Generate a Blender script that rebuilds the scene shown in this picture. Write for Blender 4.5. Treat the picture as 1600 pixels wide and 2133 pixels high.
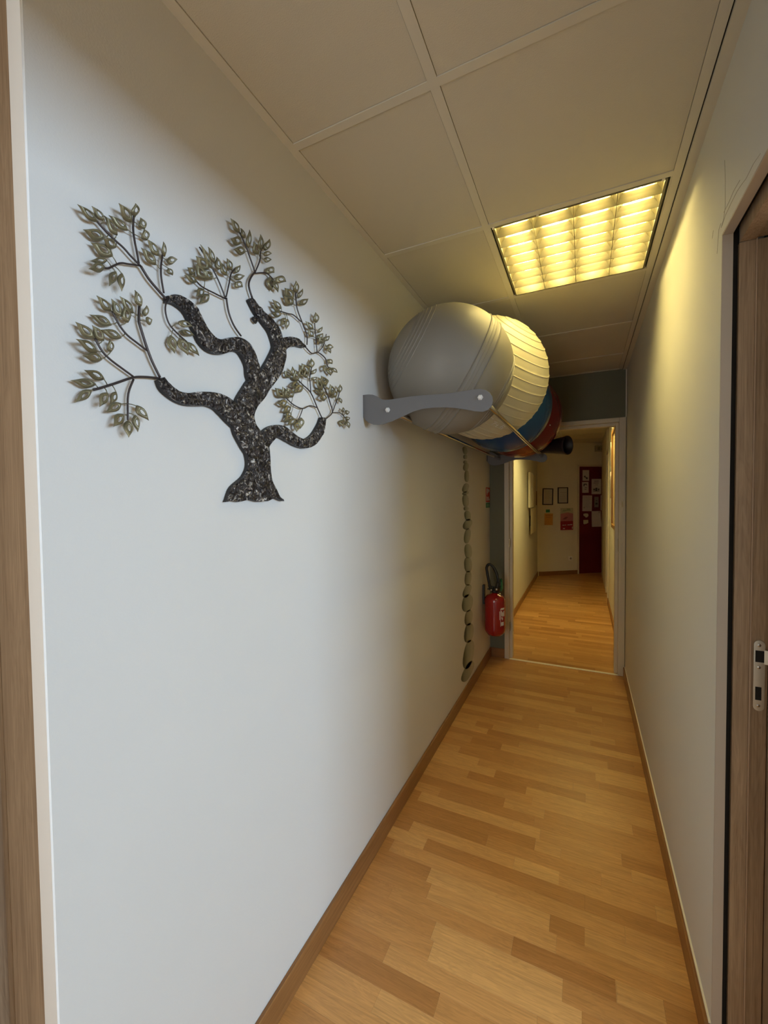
import bpy, bmesh, math, random
from mathutils import Vector, Matrix, noise
random.seed(7)
PI = math.pi
for _o in list(bpy.data.objects):
    bpy.data.objects.remove(_o)
SC = bpy.context.scene
COL = SC.collection

# ------------------------------------------------------------------ camera
H = 1.44                       # lens height
CEIL = 2.44
FPX, YAW, PITCH, ROLL = 868.02, 0.44749, 0.031337, -0.011073
_f = Vector((-math.sin(YAW)*math.cos(PITCH), math.cos(YAW)*math.cos(PITCH), -math.sin(PITCH)))
_r0 = Vector((math.cos(YAW), math.sin(YAW), 0)); _u0 = _r0.cross(_f)
_r = _r0*math.cos(ROLL) + _u0*math.sin(ROLL); _u = -_r0*math.sin(ROLL) + _u0*math.cos(ROLL)
cam_d = bpy.data.cameras.new('camera')
cam = bpy.data.objects.new('camera', cam_d); COL.objects.link(cam)
cam_d.sensor_fit = 'VERTICAL'; cam_d.sensor_height = 24.0; cam_d.sensor_width = 18.0
cam_d.lens = 24.0*FPX/2133.0
cam_d.clip_start = 0.02; cam_d.clip_end = 60
cam.matrix_world = Matrix(((_r.x, _u.x, -_f.x, 0), (_r.y, _u.y, -_f.y, 0), (_r.z, _u.z, -_f.z, H), (0, 0, 0, 1)))
SC.camera = cam

# ------------------------------------------------------------------ world, daylight, exposure
w = bpy.data.worlds.new('world'); SC.world = w; w.use_nodes = True
w.node_tree.nodes['Background'].inputs[0].default_value = (0.75, 0.85, 1, 1)
w.node_tree.nodes['Background'].inputs[1].default_value = 0.05
def area(name, loc, rot, sx, sy, energy, col):
    d = bpy.data.lights.new(name, 'AREA'); d.shape = 'RECTANGLE'; d.size = sx; d.size_y = sy
    d.energy = energy; d.color = col
    o = bpy.data.objects.new(name, d); COL.objects.link(o); o.location = loc; o.rotation_euler = rot
    return o
# daylight entering the window of the room on the right, and the window at the near end of the corridor
area('daylight_side_window', (4.20, 0.30, 1.90), (0, PI/2, 0), 0.84, 2.6, 180, (0.61, 0.79, 1.0))
area('daylight_end_window', (-0.54, -1.93, 1.45), (PI/2, 0, 0), 0.40, 1.6, 22, (0.97, 0.97, 0.95))
LAMP_STRENGTH = 57.0
LAMP_COL = (1.0, 0.79, 0.28, 1)
vs = SC.view_settings
SC.display_settings.display_device = 'sRGB'
vs.view_transform = 'Standard'; vs.look = 'None'; vs.gamma = 1.0; vs.use_curve_mapping = False
vs.exposure = 0.0
SC.cycles.use_denoising = True
SC.cycles.max_bounces = 10; SC.cycles.diffuse_bounces = 7; SC.cycles.glossy_bounces = 5
SC.cycles.sample_clamp_indirect = 6.0
SC.cycles.caustics_reflective = False; SC.cycles.caustics_refractive = False

# ------------------------------------------------------------------ measured outlines (metres, wall plane y,z)
STROKES = {"trunk":[[[0.9269,1.4389],[0.9253,1.4411],[0.923,1.4441],[0.92,1.4431],[0.9169,1.4452],[0.9135,1.4465],[0.9101,1.4483],[0.9068,1.4515],[0.9036,1.4559],[0.9005,1.4612],[0.8973,1.4667],[0.8937,1.4719],[0.8896,1.4771],[0.8855,1.4826],[0.8819,1.4882],[0.879,1.4938],[0.8769,1.4993],[0.8753,1.5048],[0.8742,1.5106],[0.8734,1.5165],[0.8726,1.5223],[0.8721,1.5279],[0.8718,1.5336],[0.8717,1.5394],[0.8715,1.5454],[0.8712,1.5512],[0.8709,1.5567],[0.8707,1.5626],[0.8701,1.5693],[0.8687,1.5766],[0.8658,1.5845],[0.8615,1.592],[0.8567,1.5984],[0.8522,1.6037],[0.8482,1.6081],[0.8442,1.6124],[0.8394,1.6171],[0.8341,1.6216],[0.8293,1.6255],[0.8255,1.6287],[0.8228,1.6314],[0.8207,1.6345],[0.8187,1.638],[0.8171,1.6416],[0.8159,1.6451],[0.8152,1.6482],[0.8148,1.6507],[0.8148,1.6529],[0.8151,1.6553],[0.8158,1.6581],[0.8169,1.6613],[0.8185,1.6644],[0.8204,1.6677],[0.8229,1.6712],[0.8257,1.6751],[0.8287,1.6789],[0.8319,1.6826],[0.8357,1.6867],[0.8402,1.6915],[0.8453,1.6969],[0.8505,1.7027],[0.8554,1.7087],[0.8599,1.7143],[0.8639,1.7194],[0.8676,1.7242],[0.8708,1.7284],[0.8746,1.7332],[0.8791,1.739],[0.884,1.745],[0.8884,1.7504],[0.8917,1.7544]],[[0.7159,1.4406],[0.7174,1.4424],[0.7193,1.4449],[0.722,1.4517],[0.725,1.4566],[0.7286,1.462],[0.7326,1.4672],[0.7368,1.4715],[0.7413,1.4751],[0.7457,1.4782],[0.7502,1.4813],[0.7551,1.4847],[0.7604,1.4883],[0.7657,1.4918],[0.7707,1.4954],[0.775,1.4991],[0.7786,1.5033],[0.7817,1.5077],[0.7843,1.512],[0.7865,1.5162],[0.7882,1.5204],[0.7896,1.5247],[0.7904,1.529],[0.7909,1.5331],[0.791,1.5369],[0.7908,1.5409],[0.7903,1.5452],[0.7896,1.5491],[0.7886,1.5522],[0.7875,1.5546],[0.7864,1.5563],[0.7848,1.558],[0.7823,1.5605],[0.7788,1.5639],[0.7745,1.5682],[0.7705,1.5728],[0.7671,1.5773],[0.7635,1.5821],[0.7597,1.5876],[0.7557,1.5937],[0.7521,1.6004],[0.7493,1.607],[0.7473,1.6135],[0.7458,1.6198],[0.7449,1.6261],[0.7444,1.6324],[0.7445,1.6387],[0.7453,1.645],[0.7466,1.6509],[0.7483,1.6566],[0.7501,1.6622],[0.7524,1.668],[0.755,1.674],[0.7578,1.6799],[0.7609,1.6857],[0.7643,1.6916],[0.7684,1.6978],[0.7727,1.7039],[0.7769,1.7096],[0.7808,1.7147],[0.7844,1.7194],[0.7879,1.7241],[0.7918,1.7293],[0.7962,1.7349],[0.8012,1.7409],[0.807,1.7473],[0.8137,1.7538],[0.8209,1.7601],[0.8278,1.7659],[0.8336,1.7706],[0.8376,1.7738]]],"branchR":[[[0.8709,1.7302],[0.8739,1.7331],[0.8784,1.7374],[0.884,1.7429],[0.8901,1.749],[0.896,1.7552],[0.9015,1.7612],[0.9072,1.7675],[0.913,1.7743],[0.9188,1.7816],[0.9242,1.7892],[0.9289,1.7968],[0.933,1.8043],[0.9363,1.8115],[0.9391,1.8183],[0.9413,1.8247],[0.943,1.8307],[0.9444,1.8369],[0.9453,1.8431],[0.9458,1.8493],[0.9457,1.8552],[0.9448,1.8604],[0.9432,1.865],[0.941,1.8693],[0.9385,1.8734],[0.9358,1.8779],[0.9333,1.8834],[0.9307,1.8898],[0.9276,1.8966],[0.9238,1.9032],[0.9188,1.909],[0.9126,1.9136],[0.9059,1.917],[0.899,1.9196],[0.8922,1.9217],[0.8854,1.9238],[0.878,1.9259],[0.87,1.9277],[0.8623,1.9293],[0.8554,1.9308],[0.8496,1.9324],[0.845,1.9341],[0.841,1.9361],[0.8373,1.9381],[0.8339,1.9402],[0.8305,1.942],[0.8272,1.9436],[0.8242,1.945],[0.8214,1.9462],[0.8191,1.9472],[0.8174,1.9479]],[[0.8206,1.7491],[0.8236,1.7521],[0.8277,1.7562],[0.8322,1.7608],[0.8366,1.7655],[0.8406,1.77],[0.8446,1.7747],[0.8488,1.7798],[0.8528,1.7848],[0.8565,1.7896],[0.8598,1.7941],[0.8629,1.7986],[0.866,1.8035],[0.8692,1.8087],[0.8724,1.814],[0.8756,1.8194],[0.8789,1.8245],[0.882,1.8293],[0.885,1.8337],[0.8875,1.8376],[0.8896,1.8412],[0.8914,1.8446],[0.8931,1.8475],[0.8943,1.8505],[0.8949,1.8541],[0.8945,1.8585],[0.8931,1.8637],[0.8908,1.8694],[0.888,1.8749],[0.8848,1.8799],[0.8816,1.8839],[0.8783,1.8871],[0.8743,1.8901],[0.8695,1.8929],[0.8642,1.8959],[0.8589,1.8989],[0.8534,1.902],[0.8475,1.9051],[0.8414,1.9082],[0.8355,1.9114],[0.8304,1.9146],[0.8262,1.9179],[0.8228,1.9212],[0.82,1.9243],[0.8177,1.9272],[0.8156,1.9297],[0.8135,1.9321],[0.8116,1.9344],[0.8099,1.9365],[0.8085,1.9383],[0.8075,1.9395]]],"stub":[[[0.9276,1.8345],[0.9308,1.8389],[0.9351,1.8449],[0.9398,1.8513],[0.9442,1.8569],[0.9474,1.8604],[0.9501,1.8629],[0.9533,1.8656],[0.9567,1.8682],[0.9602,1.8707],[0.9635,1.8729],[0.967,1.875],[0.9717,1.8773],[0.9773,1.8797],[0.9833,1.882],[0.9886,1.8839],[0.9929,1.8855],[0.9975,1.8868],[1.0028,1.8878],[1.0083,1.8886],[1.0135,1.8894],[1.0181,1.8902],[1.0221,1.8909],[1.0257,1.8915],[1.0287,1.8919],[1.0309,1.8923]],[[0.8889,1.8353],[0.8911,1.8393],[0.8943,1.8453],[0.8986,1.8527],[0.904,1.8609],[0.9107,1.8691],[0.9185,1.8764],[0.9265,1.8827],[0.9351,1.8885],[0.944,1.8936],[0.9535,1.8982],[0.9637,1.9021],[0.9736,1.9049],[0.9828,1.9067],[0.9911,1.9079],[0.9989,1.9085],[1.0064,1.9084],[1.0126,1.9073],[1.0174,1.9058],[1.0211,1.9042],[1.0242,1.9028],[1.0273,1.9017],[1.0302,1.9006],[1.0326,1.8996],[1.0345,1.8987],[1.0359,1.8981]]],"branchUL":[[[0.8547,1.7481],[0.8528,1.751],[0.8503,1.7551],[0.8474,1.7596],[0.8447,1.7641],[0.8425,1.768],[0.8408,1.7715],[0.8392,1.7754],[0.8376,1.7797],[0.8359,1.7845],[0.834,1.7894],[0.832,1.794],[0.8302,1.7986],[0.8282,1.8032],[0.8259,1.8078],[0.8232,1.812],[0.8203,1.8161],[0.8171,1.8201],[0.8133,1.8242],[0.8087,1.828],[0.803,1.8311],[0.7967,1.8333],[0.79,1.8347],[0.7829,1.8352],[0.7755,1.835],[0.7674,1.8339],[0.7588,1.8317],[0.7509,1.8287],[0.7441,1.8257],[0.7385,1.8231],[0.7329,1.8205],[0.7266,1.8174],[0.7207,1.8142],[0.7165,1.812],[0.7139,1.8108],[0.7124,1.8104],[0.7102,1.8098],[0.7074,1.8093],[0.7048,1.8089],[0.7024,1.8087],[0.7004,1.8088],[0.6983,1.8091],[0.6958,1.8099],[0.6928,1.8111],[0.6897,1.8126],[0.6867,1.8142],[0.684,1.8157],[0.6814,1.8172],[0.6787,1.8192],[0.6759,1.8215],[0.6732,1.8241],[0.6706,1.8269],[0.6681,1.8299],[0.6656,1.8331],[0.6631,1.8364],[0.6605,1.8397],[0.658,1.8428],[0.6554,1.8463],[0.6525,1.8499],[0.6491,1.8535],[0.6453,1.8566],[0.6411,1.859],[0.6368,1.8609],[0.6324,1.8622],[0.628,1.8631],[0.6235,1.8637],[0.6189,1.8641],[0.614,1.8642],[0.6089,1.8639],[0.6037,1.8631],[0.5981,1.8618],[0.5923,1.8596],[0.5867,1.8567],[0.5818,1.8538],[0.5781,1.8514],[0.5755,1.8499]],[[0.8082,1.7251],[0.8067,1.728],[0.8045,1.7321],[0.802,1.737],[0.7995,1.7423],[0.7974,1.7477],[0.7961,1.753],[0.7954,1.7582],[0.795,1.7629],[0.7945,1.767],[0.7935,1.7707],[0.792,1.7744],[0.7901,1.778],[0.788,1.7813],[0.7858,1.7843],[0.7833,1.7872],[0.7806,1.7901],[0.7777,1.7929],[0.7749,1.7952],[0.7724,1.7968],[0.7702,1.7977],[0.768,1.7981],[0.7654,1.7984],[0.7628,1.7984],[0.7602,1.7981],[0.7582,1.7978],[0.7567,1.7973],[0.7543,1.7964],[0.7505,1.7948],[0.7457,1.7926],[0.741,1.7904],[0.7372,1.7885],[0.7331,1.786],[0.7274,1.7827],[0.7201,1.779],[0.7118,1.7758],[0.7043,1.7738],[0.6974,1.7725],[0.6905,1.7718],[0.6838,1.7718],[0.6772,1.7725],[0.6712,1.7742],[0.6661,1.7764],[0.6618,1.779],[0.6581,1.7817],[0.6547,1.7845],[0.6517,1.7877],[0.6492,1.7911],[0.6472,1.7945],[0.6454,1.7978],[0.6434,1.801],[0.6412,1.8043],[0.6389,1.8077],[0.6366,1.811],[0.6343,1.8142],[0.632,1.8176],[0.6296,1.8211],[0.6274,1.8247],[0.6253,1.828],[0.6233,1.8308],[0.6213,1.8329],[0.6191,1.8346],[0.6167,1.836],[0.614,1.8373],[0.6111,1.8383],[0.608,1.8393],[0.6048,1.8401],[0.6015,1.8407],[0.5983,1.8412],[0.5952,1.8414],[0.5926,1.8415],[0.5898,1.8413],[0.5861,1.8406],[0.5821,1.8395],[0.5784,1.8383],[0.5756,1.8375]]],"branchL":[[[0.7893,1.6455],[0.7868,1.6479],[0.7834,1.6513],[0.7792,1.6553],[0.7746,1.6593],[0.7701,1.6629],[0.7655,1.666],[0.7605,1.6692],[0.7551,1.6724],[0.7491,1.6755],[0.7431,1.6782],[0.7372,1.6803],[0.7314,1.6821],[0.7253,1.6835],[0.7187,1.6845],[0.7119,1.6852],[0.7048,1.6854],[0.6977,1.6851],[0.6908,1.6846],[0.6842,1.6838],[0.6776,1.6829],[0.6711,1.6819],[0.6648,1.6808],[0.6591,1.6796],[0.6538,1.6783],[0.6483,1.6769],[0.6423,1.675],[0.6365,1.6729],[0.6314,1.6709],[0.627,1.6693],[0.6232,1.6681],[0.6193,1.6673],[0.6151,1.6667],[0.6111,1.6663],[0.6072,1.6661],[0.6036,1.6661],[0.6003,1.6664],[0.5972,1.6669],[0.5941,1.6676],[0.591,1.6686],[0.5879,1.6698],[0.5849,1.6711],[0.5819,1.6728],[0.579,1.6745],[0.5764,1.6762],[0.5741,1.6777],[0.5721,1.6792],[0.57,1.6811],[0.568,1.6831],[0.5663,1.6849],[0.565,1.6863]],[[0.7479,1.6131],[0.7447,1.6148],[0.7401,1.6171],[0.735,1.6198],[0.7298,1.6226],[0.725,1.6254],[0.7205,1.6285],[0.7161,1.6316],[0.7121,1.6346],[0.7085,1.6373],[0.7052,1.6395],[0.702,1.6415],[0.6991,1.6434],[0.6964,1.645],[0.6939,1.6463],[0.6911,1.6474],[0.6878,1.6484],[0.6839,1.6492],[0.6797,1.6498],[0.6753,1.6501],[0.6711,1.6502],[0.6672,1.6499],[0.6631,1.6492],[0.6587,1.6482],[0.6537,1.6471],[0.6487,1.6461],[0.6439,1.6452],[0.6386,1.6442],[0.6327,1.6431],[0.6263,1.6421],[0.6198,1.6415],[0.6138,1.6413],[0.6082,1.6415],[0.6029,1.642],[0.5979,1.6427],[0.5931,1.6437],[0.5886,1.6449],[0.5844,1.6463],[0.5806,1.648],[0.5771,1.6498],[0.5737,1.6517],[0.5703,1.6537],[0.5669,1.6559],[0.5637,1.6583],[0.5608,1.6608],[0.5582,1.6635],[0.556,1.6667],[0.5545,1.67],[0.5534,1.6732],[0.5526,1.6757],[0.5521,1.6774]]],"branchLR":[[[0.8629,1.5714],[0.8644,1.574],[0.8663,1.5775],[0.8685,1.5812],[0.8707,1.5844],[0.8728,1.587],[0.8753,1.5896],[0.8783,1.5925],[0.8813,1.5951],[0.8843,1.5976],[0.8873,1.6001],[0.8907,1.6029],[0.8942,1.606],[0.8972,1.6086],[0.8993,1.6103],[0.9003,1.6111],[0.9013,1.6115],[0.9031,1.6117],[0.9058,1.6117],[0.9094,1.6115],[0.9131,1.6112],[0.9171,1.6109],[0.9224,1.6099],[0.929,1.6083],[0.9364,1.6063],[0.944,1.6044],[0.9509,1.6028],[0.9576,1.6011],[0.9647,1.5993],[0.9724,1.5976],[0.9805,1.5961],[0.9884,1.595],[0.9966,1.5939],[1.0059,1.5931],[1.0165,1.5929],[1.028,1.5938],[1.0395,1.5958],[1.0506,1.5986],[1.0616,1.6022],[1.0723,1.6066],[1.0826,1.6119],[1.0919,1.6183],[1.1,1.6251],[1.1069,1.632],[1.1128,1.6387],[1.118,1.6452],[1.1225,1.6516],[1.126,1.6579],[1.1286,1.6639],[1.1308,1.6695],[1.133,1.6751],[1.1353,1.6812],[1.1374,1.6875],[1.1393,1.6936],[1.1408,1.6986],[1.1419,1.7022]],[[0.8187,1.5765],[0.8195,1.5788],[0.8208,1.5824],[0.8225,1.587],[0.8248,1.5922],[0.8279,1.5975],[0.8311,1.6024],[0.8346,1.6071],[0.8387,1.6119],[0.8435,1.6168],[0.8488,1.6214],[0.8547,1.6255],[0.8613,1.6297],[0.8689,1.6339],[0.8779,1.638],[0.888,1.6417],[0.8984,1.6443],[0.9083,1.6458],[0.9176,1.6463],[0.9264,1.6462],[0.9352,1.6452],[0.9442,1.6431],[0.9522,1.6402],[0.9591,1.6372],[0.9651,1.6344],[0.9709,1.632],[0.977,1.6299],[0.9832,1.6277],[0.9889,1.6258],[0.9943,1.6243],[0.9999,1.6231],[1.0062,1.6222],[1.0125,1.6214],[1.0181,1.6211],[1.0226,1.6211],[1.0264,1.6215],[1.0307,1.6225],[1.0359,1.6241],[1.0413,1.6262],[1.0467,1.6286],[1.0515,1.6311],[1.0564,1.6339],[1.0621,1.6378],[1.0681,1.6424],[1.0741,1.6475],[1.0796,1.6523],[1.0843,1.6567],[1.0885,1.6612],[1.0925,1.6658],[1.0964,1.6708],[1.1001,1.6759],[1.1037,1.6812],[1.1073,1.687],[1.1105,1.6927],[1.1133,1.6977],[1.1153,1.7013]]]}
WIRES = [[[[0.578,1.8437],[0.5746,1.8456],[0.5699,1.8483],[0.5646,1.8514],[0.5595,1.8545],[0.5545,1.8576],[0.5494,1.8607],[0.5445,1.8641],[0.5399,1.8676],[0.5355,1.8719],[0.5312,1.8766],[0.5275,1.8809],[0.525,1.8838]],0.0025],[[[0.525,1.8838],[0.5216,1.8854],[0.5167,1.8876],[0.5114,1.89],[0.5068,1.8923],[0.503,1.8944],[0.4997,1.8966],[0.4964,1.8986],[0.4928,1.9005],[0.4887,1.9022],[0.4844,1.9036],[0.4801,1.9051],[0.4758,1.9067],[0.4716,1.9084],[0.4674,1.9103],[0.4634,1.9123],[0.4596,1.9142],[0.4559,1.9162],[0.4523,1.9184],[0.4493,1.9203],[0.4471,1.9216]],0.0019],[[[0.5213,1.8874],[0.5208,1.8905],[0.52,1.895],[0.5191,1.9001],[0.5181,1.9052],[0.5172,1.9101],[0.5161,1.9153],[0.515,1.9206],[0.5142,1.9258],[0.5134,1.9312],[0.5127,1.9365],[0.5123,1.9419],[0.5121,1.9474],[0.5124,1.9534],[0.513,1.9598],[0.5137,1.9655],[0.5142,1.9695]],0.0019],[[[0.5231,1.8838],[0.5193,1.8824],[0.5139,1.8805],[0.508,1.8784],[0.5027,1.8764],[0.4981,1.8748],[0.4937,1.8735],[0.4893,1.8718],[0.4849,1.8693],[0.48,1.8652],[0.4748,1.8601],[0.4699,1.8552],[0.4658,1.8515],[0.4625,1.8495],[0.4597,1.8484],[0.4575,1.8479],[0.4559,1.8475]],0.0017],[[[0.5719,1.8543],[0.571,1.8591],[0.5697,1.866],[0.5684,1.8736],[0.5675,1.8804],[0.567,1.8862],[0.5667,1.8915],[0.5668,1.8969],[0.5671,1.9026],[0.568,1.9096],[0.5694,1.9173],[0.5707,1.9243],[0.5717,1.9292]],0.0019],[[[0.578,1.8437],[0.577,1.8397],[0.5756,1.8339],[0.5744,1.8274],[0.5741,1.8213],[0.5748,1.8156],[0.5763,1.8097],[0.5784,1.8041],[0.5809,1.7993],[0.5838,1.7956],[0.5871,1.7927],[0.5911,1.7902],[0.5958,1.7874],[0.6023,1.7841],[0.6102,1.7805],[0.6177,1.7773],[0.6229,1.775]],0.0017],[[[0.5584,1.6845],[0.5559,1.6885],[0.5523,1.6942],[0.5484,1.7007],[0.5449,1.7069],[0.5419,1.7125],[0.5392,1.7181],[0.5366,1.7241],[0.5337,1.731],[0.5305,1.7396],[0.5271,1.7494],[0.5239,1.7589],[0.5214,1.7665],[0.5198,1.7714],[0.5189,1.7745],[0.5183,1.7773],[0.5181,1.7813],[0.5182,1.7875],[0.5187,1.795],[0.5194,1.802],[0.5198,1.8069]],0.0025],[[[0.5327,1.7289],[0.5291,1.7303],[0.5239,1.7324],[0.5182,1.7347],[0.513,1.7369],[0.5083,1.7388],[0.5036,1.7406],[0.4992,1.7426],[0.495,1.7449],[0.4913,1.7475],[0.4879,1.7503],[0.4847,1.7535],[0.4814,1.7572],[0.4778,1.7623],[0.4741,1.7683],[0.4708,1.7738],[0.4685,1.7777]],0.0019],[[[0.5584,1.6826],[0.5532,1.6819],[0.5458,1.6809],[0.5377,1.6796],[0.5302,1.6782],[0.5236,1.6768],[0.5172,1.6752],[0.5106,1.6733],[0.5036,1.6705],[0.4957,1.6665],[0.4874,1.6616],[0.4791,1.6566],[0.4713,1.652],[0.4639,1.6479],[0.4567,1.6439],[0.4501,1.6402],[0.4446,1.6373],[0.4404,1.6351],[0.437,1.6336],[0.4345,1.6324],[0.4327,1.6316]],0.0022],[[[0.5036,1.6723],[0.5001,1.6738],[0.4952,1.6761],[0.4896,1.6786],[0.4843,1.681],[0.4791,1.6834],[0.4739,1.6857],[0.4688,1.6882],[0.4641,1.6906],[0.4601,1.693],[0.4565,1.6954],[0.4531,1.698],[0.4498,1.7013],[0.4463,1.7059],[0.4429,1.7115],[0.4399,1.7167],[0.4378,1.7203]],0.0019],[[[0.5044,1.6672],[0.5022,1.6621],[0.4991,1.6548],[0.4959,1.6466],[0.4935,1.6382],[0.4924,1.6294],[0.4919,1.6196],[0.4917,1.6103],[0.4916,1.6029],[0.4913,1.5977],[0.4912,1.5941],[0.4912,1.5916],[0.4912,1.5897]],0.0019],[[[0.779,1.8406],[0.7747,1.8435],[0.7685,1.8476],[0.7619,1.8524],[0.7563,1.8577],[0.7517,1.8633],[0.7474,1.8696],[0.7437,1.8762],[0.7406,1.8831],[0.7382,1.8911],[0.7365,1.9],[0.7352,1.9081],[0.7342,1.9137]],0.0022],[[[0.7313,1.9125],[0.7288,1.9167],[0.7253,1.9227],[0.7214,1.9292],[0.7177,1.935],[0.7145,1.9397],[0.7114,1.944],[0.7081,1.9482],[0.7044,1.9525],[0.7003,1.9571],[0.696,1.9617],[0.6913,1.9664],[0.6861,1.9712],[0.6797,1.9767],[0.6723,1.9826],[0.6656,1.9879],[0.661,1.9915]],0.0017],[[[0.7343,1.916],[0.7361,1.9225],[0.7388,1.932],[0.7416,1.9423],[0.7441,1.9513],[0.7458,1.9585],[0.7471,1.9649],[0.7486,1.9709],[0.7508,1.9767],[0.7544,1.9827],[0.759,1.9887],[0.7634,1.994],[0.7665,1.9977]],0.0017],[[[0.7312,1.9103],[0.7251,1.91],[0.7164,1.9096],[0.7068,1.9092],[0.6976,1.9089],[0.6887,1.9085],[0.6795,1.9081],[0.6708,1.908],[0.6636,1.9086],[0.6578,1.9103],[0.6529,1.9128],[0.6491,1.9153],[0.6464,1.9171]],0.0017],[[[0.8197,1.95],[0.8173,1.9543],[0.8138,1.9605],[0.8105,1.9673],[0.8087,1.9736],[0.8087,1.979],[0.8098,1.9842],[0.8117,1.9895],[0.8143,1.995],[0.8183,2.0015],[0.8234,2.0087],[0.8285,2.0153],[0.832,2.02]],0.0025],[[[0.832,2.02],[0.829,2.0246],[0.8248,2.0311],[0.8202,2.0384],[0.8158,2.0453],[0.8119,2.0516],[0.8081,2.0579],[0.8042,2.0641],[0.8001,2.0699],[0.7952,2.0756],[0.7898,2.0813],[0.785,2.0862],[0.7816,2.0896]],0.0019],[[[0.8337,2.022],[0.837,2.0286],[0.8418,2.0382],[0.8467,2.0487],[0.8505,2.058],[0.8521,2.0653],[0.8525,2.072],[0.853,2.0782],[0.8548,2.0845],[0.8588,2.0913],[0.8644,2.0984],[0.8698,2.1047],[0.8735,2.1091]],0.0017],[[[0.8336,2.0171],[0.8385,2.0198],[0.8457,2.0237],[0.8536,2.0278],[0.8604,2.0311],[0.8655,2.0335],[0.8699,2.0354],[0.8741,2.0367],[0.8788,2.0374],[0.8846,2.0369],[0.8912,2.0355],[0.8971,2.0339],[0.9013,2.0328]],0.0017],[[[1.0487,1.9074],[1.0493,1.9126],[1.0502,1.9202],[1.0506,1.9286],[1.0495,1.9362],[1.0464,1.9425],[1.042,1.9482],[1.0367,1.9541],[1.0311,1.9609],[1.0245,1.9689],[1.0169,1.9778],[1.0098,1.9867],[1.0044,1.9952],[1.0014,2.0032],[0.9998,2.0111],[0.9991,2.0186],[0.9985,2.0258],[0.9983,2.033],[0.9985,2.0402],[0.999,2.0464],[0.9992,2.0507]],0.0019],[[[1.0219,1.9659],[1.0151,1.9672],[1.0054,1.9691],[0.995,1.9708],[0.9859,1.9715],[0.9789,1.9708],[0.9728,1.9692],[0.9667,1.9672],[0.9599,1.9654],[0.9512,1.9637],[0.9415,1.9618],[0.9327,1.9601],[0.9267,1.959]],0.0017],[[[1.0388,1.899],[1.0448,1.8967],[1.0536,1.8933],[1.0635,1.8902],[1.0728,1.889],[1.0811,1.891],[1.0893,1.8953],[1.0976,1.8997],[1.1065,1.9023],[1.1167,1.9025],[1.1279,1.9013],[1.1385,1.8992],[1.1468,1.8963],[1.1515,1.8924],[1.1538,1.8875],[1.1553,1.8823],[1.1574,1.8779],[1.161,1.8742],[1.165,1.8709],[1.1687,1.8681],[1.1713,1.8662]],0.0019],[[[1.1012,1.9022],[1.1005,1.9081],[1.0994,1.9166],[1.0981,1.9261],[1.097,1.9349],[1.0958,1.9429],[1.0947,1.951],[1.0936,1.9587],[1.0927,1.9658],[1.092,1.9727],[1.0914,1.9792],[1.091,1.9848],[1.0907,1.9887]],0.0017],[[[1.1065,1.9029],[1.1117,1.9075],[1.1192,1.9142],[1.1273,1.9218],[1.1339,1.929],[1.1387,1.9356],[1.1425,1.9424],[1.1457,1.9489],[1.1484,1.9551],[1.1507,1.9611],[1.1524,1.9669],[1.1536,1.972],[1.1545,1.9755]],0.0014],[[[1.1222,1.7013],[1.1183,1.7056],[1.1127,1.7117],[1.1061,1.7191],[1.099,1.7272],[1.0912,1.737],[1.0826,1.7481],[1.0735,1.7589],[1.0644,1.7673],[1.0549,1.7727],[1.045,1.7761],[1.0352,1.7787],[1.026,1.7814],[1.0168,1.7848],[1.0076,1.7882],[0.9997,1.7911],[0.9942,1.7932]],0.0019],[[[1.0644,1.7673],[1.0641,1.7721],[1.0636,1.779],[1.0631,1.7865],[1.0626,1.7931],[1.0618,1.7981],[1.0609,1.8025],[1.0603,1.8071],[1.0607,1.8129],[1.0628,1.8214],[1.066,1.8316],[1.0693,1.8412],[1.0716,1.8478]],0.0017],[[[1.0964,1.7282],[1.0894,1.7283],[1.0795,1.7285],[1.0685,1.7282],[1.0583,1.7268],[1.0492,1.7234],[1.0403,1.7186],[1.0313,1.714],[1.0217,1.7111],[1.0111,1.7103],[0.9999,1.7107],[0.9888,1.7121],[0.9786,1.7139],[0.9686,1.7169],[0.9589,1.7208],[0.9505,1.7247],[0.9446,1.7273]],0.0017],[[[1.0217,1.7097],[1.0195,1.7057],[1.0164,1.6999],[1.0129,1.6935],[1.0094,1.6877],[1.0056,1.6823],[1.0015,1.6767],[0.9977,1.6719],[0.9951,1.6685]],0.0014],[[[1.147,1.7024],[1.1548,1.707],[1.1666,1.7138],[1.178,1.7216],[1.1849,1.7293],[1.1853,1.7369],[1.1815,1.7448],[1.1761,1.7526],[1.1712,1.7598],[1.1675,1.7665],[1.1635,1.7728],[1.1594,1.7787],[1.1548,1.7844],[1.1493,1.7901],[1.1429,1.7958],[1.1372,1.8007],[1.1332,1.804]],0.0019],[[[1.1849,1.7293],[1.1889,1.7356],[1.1946,1.7446],[1.2009,1.7547],[1.2067,1.7638],[1.212,1.7718],[1.2173,1.7795],[1.2221,1.7869],[1.2258,1.7936],[1.2283,1.7999],[1.2298,1.8058],[1.2307,1.8108],[1.2313,1.8143]],0.0017],[[[1.1879,1.7292],[1.1957,1.7308],[1.207,1.733],[1.2195,1.7351],[1.2305,1.736],[1.2396,1.7352],[1.2481,1.7333],[1.2557,1.7308],[1.262,1.7283],[1.2668,1.7255],[1.2704,1.7222],[1.2729,1.7192],[1.2747,1.7171]],0.0014]]
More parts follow.
